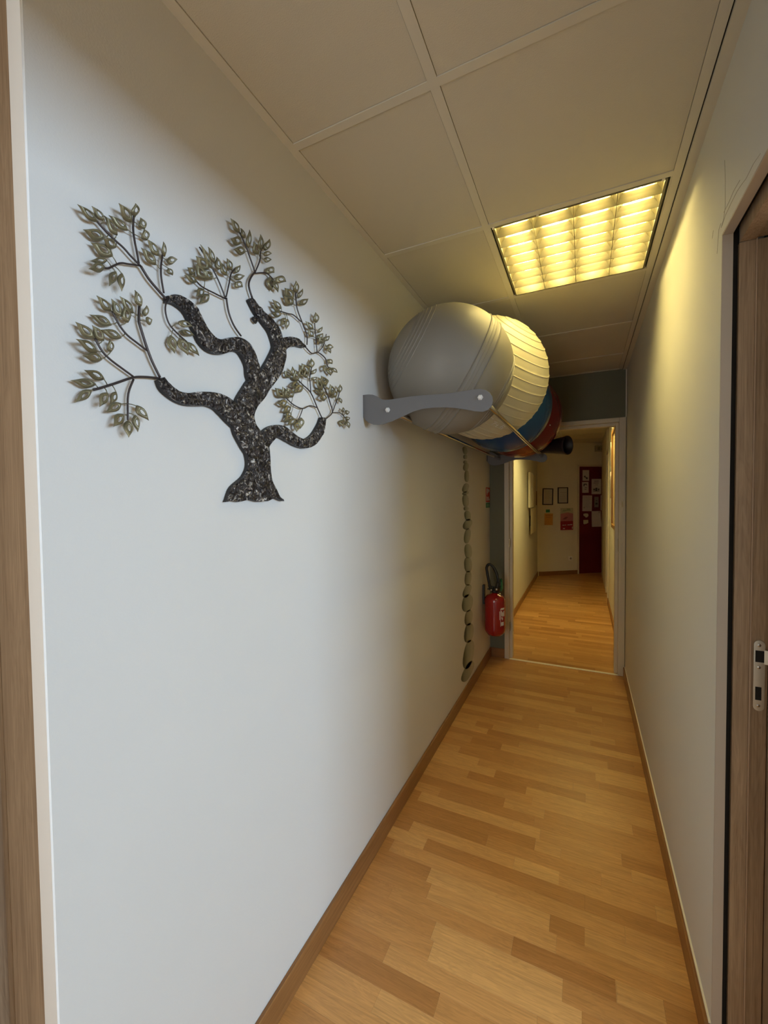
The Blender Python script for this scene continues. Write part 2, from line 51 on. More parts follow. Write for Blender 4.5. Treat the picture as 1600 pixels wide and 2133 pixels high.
LEAVES = [[0.4469,1.919,0.4149,1.9258,0.4349,1.9307,0.4262,1.9143],[0.4582,1.9272,0.439,1.9391,0.4529,1.9395,0.4442,1.927],[0.481,1.9154,0.4593,1.9352,0.4764,1.9334,0.4637,1.9176],[0.4606,1.8991,0.4248,1.8928,0.4456,1.906,0.439,1.8859],[0.4769,1.8914,0.4507,1.8905,0.4675,1.9004,0.4597,1.8815],[0.4713,1.8734,0.4371,1.8783,0.4594,1.8871,0.4483,1.8649],[0.5007,1.9349,0.4693,1.9428,0.49,1.9478,0.4795,1.9301],[0.5066,1.952,0.4791,1.9653,0.4988,1.9676,0.4866,1.9501],[0.5135,1.9673,0.5094,1.9848,0.5207,1.9835,0.5024,1.9688],[0.5347,1.9576,0.5276,1.9739,0.5381,1.9721,0.5243,1.9597],[0.538,1.938,0.5308,1.9536,0.5414,1.952,0.5274,1.9397],[0.4619,1.862,0.4323,1.8456,0.4467,1.8597,0.447,1.8477],[0.4558,1.8475,0.425,1.827,0.4388,1.8451,0.4413,1.829],[0.4782,1.8517,0.4597,1.8165,0.462,1.8353,0.4758,1.8326],[0.4868,1.8525,0.4796,1.8162,0.4756,1.8321,0.491,1.8364],[0.5546,1.8995,0.5258,1.9154,0.5465,1.916,0.5335,1.8993],[0.5592,1.9183,0.537,1.9375,0.5557,1.9367,0.5404,1.9195],[0.5761,1.9269,0.5684,1.949,0.5785,1.9428,0.5661,1.9333],[0.5802,1.9215,0.599,1.9319,0.5898,1.9187,0.5892,1.9345],[0.5819,1.9072,0.5925,1.899,0.5817,1.8972,0.5927,1.9091],[0.5986,1.8072,0.6249,1.8051,0.6071,1.7976,0.6161,1.8149],[0.6095,1.7946,0.6427,1.7953,0.623,1.7884,0.6286,1.8015],[0.5844,1.7761,0.5899,1.7424,0.5779,1.755,0.5966,1.7637],[0.601,1.7751,0.6126,1.7435,0.5974,1.7539,0.6162,1.7649],[0.6216,1.7741,0.6476,1.7541,0.6262,1.7564,0.6428,1.7722],[0.691,1.9582,0.6584,1.9903,0.6791,1.9789,0.6698,1.9702],[0.6802,1.9509,0.6464,1.9608,0.6722,1.9679,0.654,1.9441],[0.6996,1.9751,0.6817,1.9996,0.6981,1.9938,0.6831,1.9811],[0.6717,1.926,0.6497,1.9483,0.6709,1.9468,0.6505,1.928],[0.6536,1.9136,0.6187,1.9094,0.6403,1.9219,0.6314,1.9011],[0.693,1.9359,0.6697,1.9437,0.689,1.9494,0.6736,1.9304],[0.6492,1.9298,0.6251,1.9282,0.641,1.9372,0.633,1.9208],[0.6685,1.9039,0.6402,1.8753,0.647,1.8945,0.6614,1.8842],[0.684,1.9002,0.6547,1.8671,0.6616,1.8871,0.6769,1.8797],[0.4666,1.7763,0.4406,1.7902,0.4585,1.791,0.4483,1.7759],[0.4817,1.7721,0.4673,1.7966,0.4807,1.79,0.4682,1.779],[0.4667,1.7521,0.4318,1.7562,0.4526,1.763,0.4452,1.7455],[0.508,1.7892,0.4828,1.8074,0.5022,1.807,0.4883,1.79],[0.4956,1.767,0.4876,1.7932,0.5011,1.7866,0.4822,1.7739],[0.5215,1.8069,0.5102,1.8304,0.522,1.8237,0.5097,1.8138],[0.5316,1.793,0.5322,1.8122,0.5378,1.8049,0.5261,1.8003],[0.5293,1.7814,0.5403,1.7891,0.5376,1.7786,0.532,1.7918],[0.4823,1.7348,0.4459,1.7356,0.4668,1.7441,0.4606,1.7263],[0.4368,1.7194,0.4082,1.7346,0.427,1.7347,0.4175,1.7197],[0.4518,1.7195,0.4335,1.7384,0.4484,1.7356,0.4368,1.7226],[0.4644,1.7045,0.4609,1.7242,0.4693,1.7179,0.4561,1.711],[0.4384,1.6956,0.4022,1.703,0.4238,1.7085,0.416,1.6904],[0.4492,1.6875,0.4138,1.6818,0.4325,1.6937,0.4297,1.6754],[0.4506,1.6532,0.4153,1.6578,0.4352,1.6631,0.4299,1.6481],[0.4383,1.642,0.3995,1.6388,0.4198,1.6486,0.417,1.6322],[0.431,1.6305,0.4042,1.6049,0.4132,1.623,0.4215,1.6119],[0.4539,1.6308,0.4363,1.6033,0.4381,1.6207,0.4521,1.613],[0.469,1.6359,0.455,1.6127,0.4558,1.6271,0.4681,1.6213],[0.4787,1.6175,0.4512,1.597,0.4609,1.6136,0.4687,1.6004],[0.4825,1.5992,0.4595,1.5733,0.4644,1.5916,0.4773,1.5805],[0.4892,1.5891,0.4838,1.5579,0.4783,1.5734,0.4949,1.5735],[0.5022,1.601,0.5059,1.5714,0.4972,1.5842,0.511,1.5883],[0.5055,1.6193,0.5227,1.5946,0.5075,1.6022,0.5206,1.6121],[0.7103,1.9653,0.7055,1.9908,0.7163,1.9832,0.6996,1.9731],[0.7358,1.9644,0.7136,1.9842,0.7361,1.9849,0.7133,1.9641],[0.7541,1.9865,0.7369,2.0035,0.7549,2.0033,0.7361,1.9869],[0.7662,1.9855,0.7809,2.0109,0.7817,1.9987,0.7655,1.9975],[0.7566,1.9675,0.7833,1.9845,0.7721,1.9692,0.7675,1.9825],[0.7594,1.9598,0.781,1.9582,0.7626,1.9483,0.7776,1.9698],[0.6903,1.9346,0.6671,1.9425,0.6863,1.9482,0.671,1.9292],[0.7801,2.0879,0.7486,2.1001,0.7747,2.1061,0.7536,2.0823],[0.7958,2.0829,0.7819,2.0981,0.7963,2.0971,0.7814,2.0841],[0.7841,2.0651,0.7472,2.0541,0.7703,2.0723,0.7604,2.0467],[0.7964,2.0509,0.7555,2.0341,0.7782,2.0544,0.773,2.0303],[0.81,2.0673,0.8078,2.107,0.819,2.0931,0.799,2.0814],[0.844,2.0684,0.8205,2.0846,0.8444,2.0879,0.82,2.0655],[0.8533,2.0853,0.8436,2.1151,0.859,2.1075,0.8379,2.0932],[0.8696,2.0914,0.8779,2.123,0.8848,2.1117,0.8629,2.1027],[0.8584,2.0783,0.8805,2.0872,0.8675,2.0751,0.8712,2.0903],[0.8616,2.0652,0.8839,2.074,0.8706,2.0612,0.8747,2.0779],[0.8757,2.0501,0.8983,2.0484,0.877,2.0369,0.897,2.0618],[0.8864,2.0328,0.895,2.0015,0.8748,2.0081,0.907,2.0265],[0.8977,2.0279,0.9125,2.004,0.892,2.0074,0.9183,2.0248],[0.9057,2.0392,0.9375,2.0411,0.9127,2.0274,0.9303,2.053],[0.9855,2.0169,0.9454,2.0276,0.9791,2.036,0.9515,2.0089],[0.9851,2.0004,0.9406,2.0032,0.9739,2.0157,0.9512,1.9882],[1.0018,2.0402,0.9869,2.0649,1.0063,2.0602,0.9825,2.0452],[1.0105,2.0288,1.0205,2.0581,1.0257,2.0465,1.0054,2.0404],[1.0123,2.0116,1.0483,2.042,1.0391,2.0229,1.0212,2.0302],[0.9314,1.9667,0.8923,1.9738,0.9197,1.9794,0.9034,1.9613],[0.9229,1.9543,0.888,1.9582,0.9133,1.9661,0.8972,1.9465],[0.9268,1.948,0.8874,1.9365,0.9091,1.9519,0.9045,1.9324],[0.9472,1.948,0.9178,1.9148,0.9223,1.9328,0.9426,1.9296],[0.9535,1.9477,0.9464,1.9173,0.9365,1.9287,0.9636,1.9363],[1.0968,1.9903,1.0847,2.015,1.1034,2.0094,1.0782,1.9962],[1.0807,1.964,1.0392,1.9718,1.071,1.9789,1.0485,1.9571],[1.0749,1.9387,1.0457,1.9486,1.0717,1.9534,1.0488,1.9342],[1.1011,1.9594,1.1149,1.9821,1.1178,1.9719,1.0983,1.9696],[1.1112,1.9451,1.1333,1.9707,1.1334,1.9574,1.1111,1.9581],[1.1437,1.9499,1.1668,1.9731,1.1662,1.9603,1.1443,1.9625],[1.1215,1.9335,1.0954,1.9427,1.1198,1.9472,1.0971,1.9292],[1.1488,1.9333,1.1802,1.9402,1.161,1.9265,1.1677,1.9469],[1.1544,1.9351,1.1652,1.9168,1.1462,1.9196,1.1737,1.9325],[1.1269,1.9353,1.1113,1.9481,1.1313,1.9492,1.107,1.9344],[1.159,1.8964,1.1788,1.8866,1.1558,1.8829,1.1821,1.9003],[1.1472,1.8745,1.1272,1.8477,1.1225,1.8611,1.152,1.861],[1.164,1.8731,1.169,1.8465,1.1495,1.8542,1.1839,1.8655],[1.1755,1.8732,1.1957,1.8613,1.1706,1.8582,1.2007,1.8765],[0.9638,1.7878,0.9367,1.798,0.9609,1.8024,0.9395,1.7836],[0.977,1.7939,0.9646,1.8163,0.9835,1.811,0.9583,1.7994],[0.9991,1.7857,0.9775,1.8103,1.0027,1.8059,0.9739,1.7905],[1.0179,1.8016,1.0001,1.822,1.0218,1.8187,0.9963,1.8051],[1.0518,1.8189,1.019,1.8412,1.0518,1.8409,1.019,1.8197],[1.0368,1.8036,1.0232,1.8255,1.0438,1.8209,1.0165,1.8084],[1.0698,1.844,1.068,1.8711,1.0816,1.8616,1.0564,1.8536],[1.0667,1.8228,1.0798,1.8424,1.0825,1.8326,1.0641,1.8325],[1.0662,1.8052,1.0791,1.8172,1.0813,1.8092,1.064,1.8132],[1.008,1.7795,0.9588,1.7623,0.9801,1.7808,0.9858,1.7606],[1.0219,1.7772,0.9713,1.7462,0.9861,1.769,1.0063,1.7538],[0.9326,1.7244,0.8971,1.7412,0.9266,1.7428,0.9028,1.7232],[0.9452,1.7324,0.9211,1.7494,0.9451,1.7491,0.9212,1.733],[0.9709,1.7325,0.9458,1.7525,0.9712,1.7506,0.9455,1.7348],[0.9579,1.7297,0.9331,1.743,0.9568,1.7451,0.9341,1.7279],[0.9447,1.7136,0.9038,1.7027,0.9226,1.7182,0.9253,1.6979],[0.9657,1.7043,0.9253,1.6833,0.9376,1.7016,0.9528,1.6856],[0.9696,1.6887,0.9394,1.6726,0.9472,1.6874,0.9616,1.6736],[0.9737,1.6785,0.9307,1.6592,0.9452,1.6773,0.9586,1.6599],[0.9824,1.6745,0.9408,1.6488,0.9538,1.6668,0.9688,1.6561],[0.9912,1.6676,0.9791,1.6368,0.9712,1.6521,0.9994,1.6522],[1.0099,1.6819,1.0043,1.6502,0.9934,1.6646,1.0211,1.6674],[1.1229,1.7891,1.0867,1.8133,1.1205,1.8109,1.0889,1.792],[1.1509,1.8079,1.1133,1.829,1.148,1.8287,1.1161,1.8086],[1.1511,1.8141,1.1404,1.8299,1.1619,1.8289,1.1299,1.8152],[1.1391,1.7836,1.0858,1.7806,1.1177,1.7935,1.1063,1.7708],[1.1499,1.7706,1.0981,1.7566,1.1216,1.7751,1.1255,1.7518],[1.1847,1.7843,1.1567,1.8123,1.1894,1.8073,1.1522,1.7898],[1.2024,1.7818,1.1793,1.802,1.2098,1.8012,1.1723,1.783],[1.2274,1.8033,1.2188,1.8272,1.2385,1.8204,1.208,1.8103],[1.227,1.787,1.2327,1.7687,1.2176,1.7743,1.2423,1.7815],[1.251,1.7427,1.2418,1.7558,1.2586,1.7536,1.2343,1.7449],[1.2573,1.7405,1.2804,1.748,1.2731,1.737,1.2645,1.7515],[1.2633,1.7216,1.2933,1.73,1.2812,1.7189,1.2751,1.7326],[1.2502,1.7161,1.2432,1.6919,1.228,1.7024,1.2659,1.7056],[1.2697,1.716,1.2689,1.6891,1.253,1.7,1.2859,1.7051]]
ROWS = {6: [(-0.591, 1.2, -1.2), (0.008, 1.0, -1.1)], 7: [(-0.68, -0.8, 0.6), (-0.244, 0.2, 1.3), (-0.08, 1.3, 0.4), (0.229, -0.6, 1)], 5: [(-0.716, -1, 0), (0.127, -1, 0.4)], 4: [(-0.531, -1.2, 0.9), (-0.099, 0.9, -1), (0.007, -0.8, 0.9)], 3: [(-0.508, -0.6, 0.9), (-0.075, 1.2, -0.2)], 2: [(-0.632, -0.8, 0.0), (-0.202, 0.2, -1.6), (0.089, -1.6, 1.2), (0.091, 0.6, 0.9), (0.209, 1.1, -0.8)], 1: [(-0.448, -0.2, 1.2)], 0: [(-0.435, 0, 1.2), (0.0, 1.0, -1)], -1: [(-0.56, -0.9, 0.1)], -2: [(-0.372, -1.3, -0.2)], 10: [(-0.713, -1, 1.1), (-0.277, 0, 1.2), (-0.164, 1.2, 0.3), (0.14, 0.8, -1)], 9: [(-0.178, -1, 0.6), (-0.08, 0.8, 0.2), (0.169, 0.1, 0.9)], 8: [(-0.362, -1, 0.2)], 26: [(-0.485, -1, 0)], 25: [(-0.357, 0.8, -0.6)], 22: [(-0.618, 0.9, -0.8), (-0.511, -0.8, 0.7), (-0.207, 0, 1)], 21: [(-0.531, 1.2, -0.9), (0.247, 1.2, -0.4)], 19: [(-0.6, 0.3, -1.2), (-0.425, -1.2, 0.7), (-0.125, 0, 1.3)], 17: [(-0.638, 0.8, -0.4), (-0.339, 0.8, -0.5)], 16: [(-0.515, 0.9, 0.1), (-0.044, 1, 0), (-0.042, 1, 0)], 15: [(-0.414, 1.2, -0.8)], 14: [(-0.54, 0.2, -1.4), (-0.251, -0.9, 0.8)], 12: [(-0.334, -0.9, 0.8), (-0.158, 0.9, 0.1)], 33: [(-0.086, -0.3, 0.8)], 30: [(0.056, -0.4, 0.7)], 24: [(0.168, 0.9, -0.4)], 23: [(0.038, 0.2, -0.9)], 20: [(0.119, 0.4, -1)]}
VINE = [[2.9367,1.7785,2.919,1.8032,2.9937,1.7868],[2.944,1.7335,2.9443,1.7491,2.9937,1.7377],[2.9433,1.6959,2.9513,1.7078,2.9922,1.6974],[2.959,1.6636,2.9782,1.6918,3.0252,1.6649],[2.9826,1.5976,2.9834,1.6378,3.0422,1.6002],[2.9479,1.5124,2.9911,1.5431,3.0186,1.5071],[2.9472,1.4747,2.932,1.4853,3.0262,1.4826],[2.9461,1.4202,2.9327,1.4619,3.0256,1.4213],[2.9615,1.3631,2.9618,1.3762,3.0248,1.3615],[3.0025,1.3108,2.9843,1.3452,3.0843,1.3103],[3.0013,1.2489,3.0801,1.2783,3.0878,1.2311],[2.9912,1.1641,3.0206,1.2128,3.0725,1.1543],[3.0146,1.0501,3.0018,1.1008,3.1114,1.0403],[3.0086,0.9504,2.9987,1.0042,3.109,0.9369],[3.0067,0.8521,3.0252,0.8993,3.0928,0.835],[2.9785,0.7636,3.0495,0.7933,3.0614,0.7381],[2.9891,0.672,3.032,0.7223,3.1243,0.6346],[3.0191,0.5565,3.0503,0.6025,3.1196,0.5264],[3.0259,0.4411,3.0653,0.4977,3.146,0.4012],[3.014,0.2858,3.0857,0.3616,3.1422,0.2359],[2.9937,0.1661,3.1235,0.1869,3.0929,0.1164]]
TAB = [(0.8212, 1.8979), (0.8328, 1.9083), (0.8432, 1.9082), (0.8313, 1.8921)]

# ------------------------------------------------------------------ materials
def mat(name, col, rough=0.6, metal=0.0, spec=0.5, bump=0.0, bscale=200.0, mottle=0.0, mscale=6.0, emit=None, estr=0.0, coat=0.0):
    m = bpy.data.materials.new(name); m.use_nodes = True
    nt = m.node_tree; b = nt.nodes['Principled BSDF']
    b.inputs['Base Color'].default_value = (*col, 1); b.inputs['Roughness'].default_value = rough
    b.inputs['Metallic'].default_value = metal; b.inputs['Specular IOR Level'].default_value = spec
    b.inputs['Coat Weight'].default_value = coat
    tc = nt.nodes.new('ShaderNodeTexCoord')
    if mottle > 0:
        n = nt.nodes.new('ShaderNodeTexNoise'); n.inputs['Scale'].default_value = mscale; n.inputs['Detail'].default_value = 5
        nt.links.new(tc.outputs['Object'], n.inputs['Vector'])
        r = nt.nodes.new('ShaderNodeMix'); r.data_type = 'RGBA'
        r.inputs['A'].default_value = (*[c*(1-mottle) for c in col], 1); r.inputs['B'].default_value = (*[min(1, c*(1+mottle)) for c in col], 1)
        nt.links.new(n.outputs['Fac'], r.inputs['Factor']); nt.links.new(r.outputs['Result'], b.inputs['Base Color'])
    if bump > 0:
        n = nt.nodes.new('ShaderNodeTexNoise'); n.inputs['Scale'].default_value = bscale; n.inputs['Detail'].default_value = 3
        nt.links.new(tc.outputs['Object'], n.inputs['Vector'])
        bp = nt.nodes.new('ShaderNodeBump'); bp.inputs['Strength'].default_value = bump; bp.inputs['Distance'].default_value = 0.002
        nt.links.new(n.outputs['Fac'], bp.inputs['Height']); nt.links.new(bp.outputs['Normal'], b.inputs['Normal'])
    if emit:
        b.inputs['Emission Color'].default_value = (*emit[:3], 1); b.inputs['Emission Strength'].default_value = estr
    return m

def wood(name, light, dark, axis, grain=60.0, rough=0.45, figure=0.5, spec=0.4, along=1.6, contrast=1.0):
    """fine streaks along one axis, broad soft figure, per-object phase and slight per-object tone"""
    m = bpy.data.materials.new(name); m.use_nodes = True
    nt = m.node_tree; N = nt.nodes; L = nt.links; b = N['Principled BSDF']
    b.inputs['Roughness'].default_value = rough; b.inputs['Specular IOR Level'].default_value = spec
    tc = N.new('ShaderNodeTexCoord'); oi = N.new('ShaderNodeObjectInfo')
    off = N.new('ShaderNodeVectorMath'); off.operation = 'MULTIPLY_ADD'
    cb = N.new('ShaderNodeCombineXYZ')
    for k in range(3): L.new(oi.outputs['Random'], cb.inputs[k])
    off.inputs[1].default_value = (17.3, 9.1, 23.7); L.new(cb.outputs[0], off.inputs[0]); L.new(tc.outputs['Object'], off.inputs[2])
    def noise_node(s_across, s_along, detail, dist=0.0):
        mp = N.new('ShaderNodeMapping'); sc = [s_across]*3; sc[axis] = s_along; mp.inputs['Scale'].default_value = sc
        L.new(off.outputs[0], mp.inputs['Vector'])
        n = N.new('ShaderNodeTexNoise'); n.inputs['Scale'].default_value = 1; n.inputs['Detail'].default_value = detail
        n.inputs['Roughness'].default_value = 0.6; n.inputs['Distortion'].default_value = dist
        L.new(mp.outputs[0], n.inputs['Vector']); return n
    n1 = noise_node(grain*3, along*2, 4)
    n2 = noise_node(grain*0.35, along, 3, 1.2)
    # contour figure: sine of the broad noise gives cathedral lines
    mu = N.new('ShaderNodeMath'); mu.operation = 'MULTIPLY'; mu.inputs[1].default_value = 55.0; L.new(n2.outputs['Fac'], mu.inputs[0])
    si = N.new('ShaderNodeMath'); si.operation = 'SINE'; L.new(mu.outputs[0], si.inputs[0])
    ma = N.new('ShaderNodeMath'); ma.operation = 'MULTIPLY_ADD'; ma.inputs[1].default_value = 0.16*figure; ma.inputs[2].default_value = 0.0; L.new(si.outputs[0], ma.inputs[0])
    ad = N.new('ShaderNodeMath'); ad.operation = 'ADD'; L.new(ma.outputs[0], ad.inputs[0]); L.new(n1.outputs['Fac'], ad.inputs[1])
    ad2 = N.new('ShaderNodeMath'); ad2.operation = 'MULTIPLY_ADD'; ad2.inputs[1].default_value = 0.5; L.new(n2.outputs['Fac'], ad2.inputs[0]); L.new(ad.outputs[0], ad2.inputs[2])
    rp = N.new('ShaderNodeValToRGB')
    e = rp.color_ramp.elements; mid = 0.75; wd = 0.28/contrast
    e[0].position = max(0, mid-wd); e[0].color = (*dark, 1); e[1].position = min(1, mid+wd); e[1].color = (*light, 1)
    L.new(ad2.outputs[0], rp.inputs[0]); L.new(rp.outputs[0], b.inputs['Base Color'])
    bp = N.new('ShaderNodeBump'); bp.inputs['Strength'].default_value = 0.12; bp.inputs['Distance'].default_value = 0.001
    L.new(n1.outputs['Fac'], bp.inputs['Height']); L.new(bp.outputs['Normal'], b.inputs['Normal'])
    return m

M = {}
M['wall'] = mat('painted_wall', (0.65, 0.645, 0.615), 0.75, bump=0.12, bscale=260, mottle=0.025, mscale=3)
M['wallback'] = mat('cream_painted_wall', (0.74, 0.69, 0.56), 0.75, bump=0.12, bscale=260, mottle=0.03, mscale=3)
M['green'] = mat('dark_green_grey_paint', (0.135, 0.135, 0.088), 0.7, bump=0.12, bscale=260, mottle=0.04)
M['plaster'] = mat('smooth_white_plaster', (0.82, 0.81, 0.77), 0.6)
M['tile'] = mat('ceiling_tile_vinyl', (0.60, 0.555, 0.45), 0.85, bump=0.25, bscale=420, mottle=0.02, mscale=9)
M['rail'] = mat('ceiling_rail_enamel', (0.64, 0.60, 0.50), 0.5)
M['lit_return'] = mat('lit_return_plaster', (0.90, 0.89, 0.86), 0.6)  # left plaster return, whitened to stand in for the light on it
M['shaded_return'] = mat('shaded_return_plaster', (0.47, 0.41, 0.34), 0.6)  # right plaster return, its shade put into a darker beige
M['crack'] = mat('filled_crack', (0.46, 0.43, 0.36), 0.9)
M['gap'] = mat('dark_gap', (0.012, 0.010, 0.008), 0.9)
M['white_frame'] = mat('white_door_paint', (0.62, 0.555, 0.43), 0.45, mottle=0.03, mscale=12)
M['pale_strip'] = mat('pale_cream_strip', (0.85, 0.80, 0.68), 0.5)
M['oak'] = wood('grey_brown_oak', (0.44, 0.315, 0.20), (0.25, 0.165, 0.098), 2, grain=90, rough=0.5, figure=0.35, along=2.5)
M['skirt'] = wood('oak_skirting_laminate', (0.31, 0.15, 0.052), (0.18, 0.078, 0.024), 1, grain=70, rough=0.35, figure=0.4, along=1.4)
M['skirtx'] = wood('oak_skirting_laminate_x', (0.31, 0.15, 0.052), (0.18, 0.078, 0.024), 0, grain=70, rough=0.35, figure=0.4, along=1.4)
def tone(t):
    t = max(-1.6, min(1.4, t))
    a = (0.52, 0.268, 0.092); lo = (0.36, 0.158, 0.046); hi = (0.66, 0.385, 0.145)
    c = [a[i]+(hi[i]-a[i])*t/1.4 if t > 0 else a[i]+(lo[i]-a[i])*(-t)/1.6 for i in range(3)]
    return c
TONES = [-1.5, -1.1, -0.7, -0.3, 0.0, 0.35, 0.7, 1.0, 1.35]
STRIP = []
for i, t in enumerate(TONES):
    c = tone(t); STRIP.append(wood('laminate_tone_%d' % i, [x*1.17 for x in c], [x*0.80 for x in c], 0, grain=75, rough=0.33, figure=0.45, along=4.0))
M['floor_base'] = mat('floor_joint', (0.20, 0.09, 0.03), 0.8)
M['chrome'] = mat('polished_chrome', (0.62, 0.60, 0.57), 0.10, metal=1.0)
M['steel'] = mat('brushed_steel', (0.72, 0.69, 0.60), 0.32, metal=1.0, mottle=0.05, mscale=40)
M['bracket'] = mat('grey_powder_coat', (0.145, 0.145, 0.15), 0.45, bump=0.05)
M['bolt'] = mat('white_bolt_cap', (0.70, 0.70, 0.68), 0.35)
M['ball_grey'] = mat('grey_beige_rubber', (0.205, 0.192, 0.165), 0.5, bump=0.05, bscale=500)
M['ball_cream'] = mat('cream_rubber', (0.50, 0.47, 0.35), 0.42, bump=0.04, bscale=500)
M['ball_blue'] = mat('blue_vinyl', (0.006, 0.055, 0.19), 0.25, spec=0.6)
M['ball_red'] = mat('red_vinyl', (0.17, 0.006, 0.006), 0.25, spec=0.6)
M['ext_red'] = mat('red_enamel', (0.30, 0.006, 0.008), 0.22, spec=0.6, coat=0.4)
M['black'] = mat('black_rubber', (0.010, 0.010, 0.010), 0.45)
M['blackish'] = mat('very_dark_plum_foam', (0.010, 0.006, 0.009), 0.5, mottle=0.3, mscale=30)
M['white'] = mat('white_print', (0.75, 0.72, 0.68), 0.6)
M['paper'] = mat('white_paper', (0.62, 0.57, 0.55), 0.8, mottle=0.04, mscale=14)
M['paper_dim'] = mat('framed_sheet', (0.52, 0.49, 0.44), 0.8)
M['ink'] = mat('dark_ink', (0.06, 0.05, 0.045), 0.8)
M['greyink'] = mat('grey_ink', (0.34, 0.31, 0.29), 0.8)
M['orange'] = mat('orange_paper', (0.62, 0.31, 0.06), 0.8, mottle=0.12, mscale=30)
M['orange_d'] = mat('brown_ink', (0.38, 0.16, 0.03), 0.8)
M['signgreen'] = mat('sign_green', (0.03, 0.20, 0.08), 0.5)
M['signred'] = mat('sign_red', (0.50, 0.035, 0.02), 0.5)
M['posterred'] = mat('poster_dark_red', (0.30, 0.012, 0.020), 0.6)
M['posterpink'] = mat('poster_pink', (0.52, 0.20, 0.21), 0.6)
M['postergrey'] = mat('poster_grey', (0.50, 0.48, 0.36), 0.6)
M['doorred'] = mat('wine_red_door_paint', (0.125, 0.006, 0.010), 0.45, mottle=0.06)
M['framewood'] = wood('gilt_brown_frame', (0.40, 0.22, 0.06), (0.24, 0.11, 0.025), 2, grain=60, rough=0.4)
M['handle'] = mat('aged_brass', (0.35, 0.27, 0.15), 0.35, metal=1.0)
M['lampwhite'] = mat('lamp_white_enamel', (0.85, 0.80, 0.62), 0.35)
M['reflector'] = mat('lamp_reflector', (0.42, 0.38, 0.25), 0.28, metal=0.85)
M['lamella'] = mat('lamp_lamella', (0.165, 0.15, 0.10), 0.42, metal=0.4)
M['tube'] = mat('lamp_tube', (1, 1, 1), 0.5, emit=LAMP_COL, estr=LAMP_STRENGTH)
M['tube2'] = mat('newer_lamp_tube', (1, 1, 1), 0.5, emit=LAMP_COL, estr=LAMP_STRENGTH*2.7)
M['exit'] = mat('exit_sign_plastic', (0.42, 0.40, 0.28), 0.5)
M['exit_g'] = mat('exit_sign_print', (0.24, 0.24, 0.15), 0.5)

def hammered():
    m = bpy.data.materials.new('hammered_dark_metal'); m.use_nodes = True
    nt = m.node_tree; N = nt.nodes; L = nt.links; b = N['Principled BSDF']
    tc = N.new('ShaderNodeTexCoord')
    n = N.new('ShaderNodeTexNoise'); n.inputs['Scale'].default_value = 95; n.inputs['Detail'].default_value = 5; n.inputs['Distortion'].default_value = 1.2
    v = N.new('ShaderNodeTexVoronoi'); v.inputs['Scale'].default_value = 50; v.feature = 'SMOOTH_F1'
    L.new(tc.outputs['Object'], n.inputs['Vector']); L.new(tc.outputs['Object'], v.inputs['Vector'])
    rp = N.new('ShaderNodeValToRGB'); e = rp.color_ramp.elements
    e[0].position = 0.40; e[0].color = (0.022, 0.018, 0.018, 1); e[1].position = 0.68; e[1].color = (0.68, 0.67, 0.66, 1)
    q = e.new(0.56); q.color = (0.085, 0.078, 0.078, 1); q = e.new(0.62); q.color = (0.30, 0.285, 0.265, 1)
    L.new(n.outputs['Fac'], rp.inputs[0]); L.new(rp.outputs[0], b.inputs['Base Color'])
    b.inputs['Metallic'].default_value = 0.65; b.inputs['Roughness'].default_value = 0.30
    a = N.new('ShaderNodeMath'); a.operation = 'ADD'; L.new(n.outputs['Fac'], a.inputs[0]); L.new(v.outputs['Distance'], a.inputs[1])
    bp = N.new('ShaderNodeBump'); bp.inputs['Strength'].default_value = 1.0; bp.inputs['Distance'].default_value = 0.010
    L.new(a.outputs[0], bp.inputs['Height']); L.new(bp.outputs['Normal'], b.inputs['Normal'])
    return m
M['hammer'] = hammered()
M['edge_dark'] = mat('blackened_metal_edge', (0.012, 0.010, 0.010), 0.6)
M['wire'] = mat('dark_wire', (0.055, 0.042, 0.040), 0.42, metal=0.5)
M['leaf'] = mat('aged_bronze_leaf', (0.19, 0.17, 0.10), 0.40, metal=0.45, bump=0.3, bscale=160, mottle=0.45, mscale=35)

def vine_mat():
    m = bpy.data.materials.new('painted_grey_green_pebble'); m.use_nodes = True
    nt = m.node_tree; N = nt.nodes; L = nt.links; b = N['Principled BSDF']; b.inputs['Roughness'].default_value = 0.7
    tc = N.new('ShaderNodeTexCoord'); sp = N.new('ShaderNodeSeparateXYZ'); L.new(tc.outputs['Generated'], sp.inputs[0])
    n = N.new('ShaderNodeTexNoise'); n.inputs['Scale'].default_value = 3.5; L.new(tc.outputs['Object'], n.inputs['Vector'])
    a = N.new('ShaderNodeMath'); a.operation = 'MULTIPLY_ADD'; a.inputs[1].default_value = 0.5; L.new(n.outputs['Fac'], a.inputs[0]); L.new(sp.outputs[1], a.inputs[2])
    rp = N.new('ShaderNodeValToRGB'); e = rp.color_ramp.elements
    e[0].position = 0.30; e[0].color = (0.06, 0.07, 0.05, 1); e[1].position = 1.15 if False else 1.0; e[1].color = (0.44, 0.45, 0.38, 1)
    q = e.new(0.52); q.color = (0.23, 0.25, 0.20, 1)
    L.new(a.outputs[0], rp.inputs[0]); L.new(rp.outputs[0], b.inputs['Base Color'])
    return m
M['pebble'] = vine_mat()

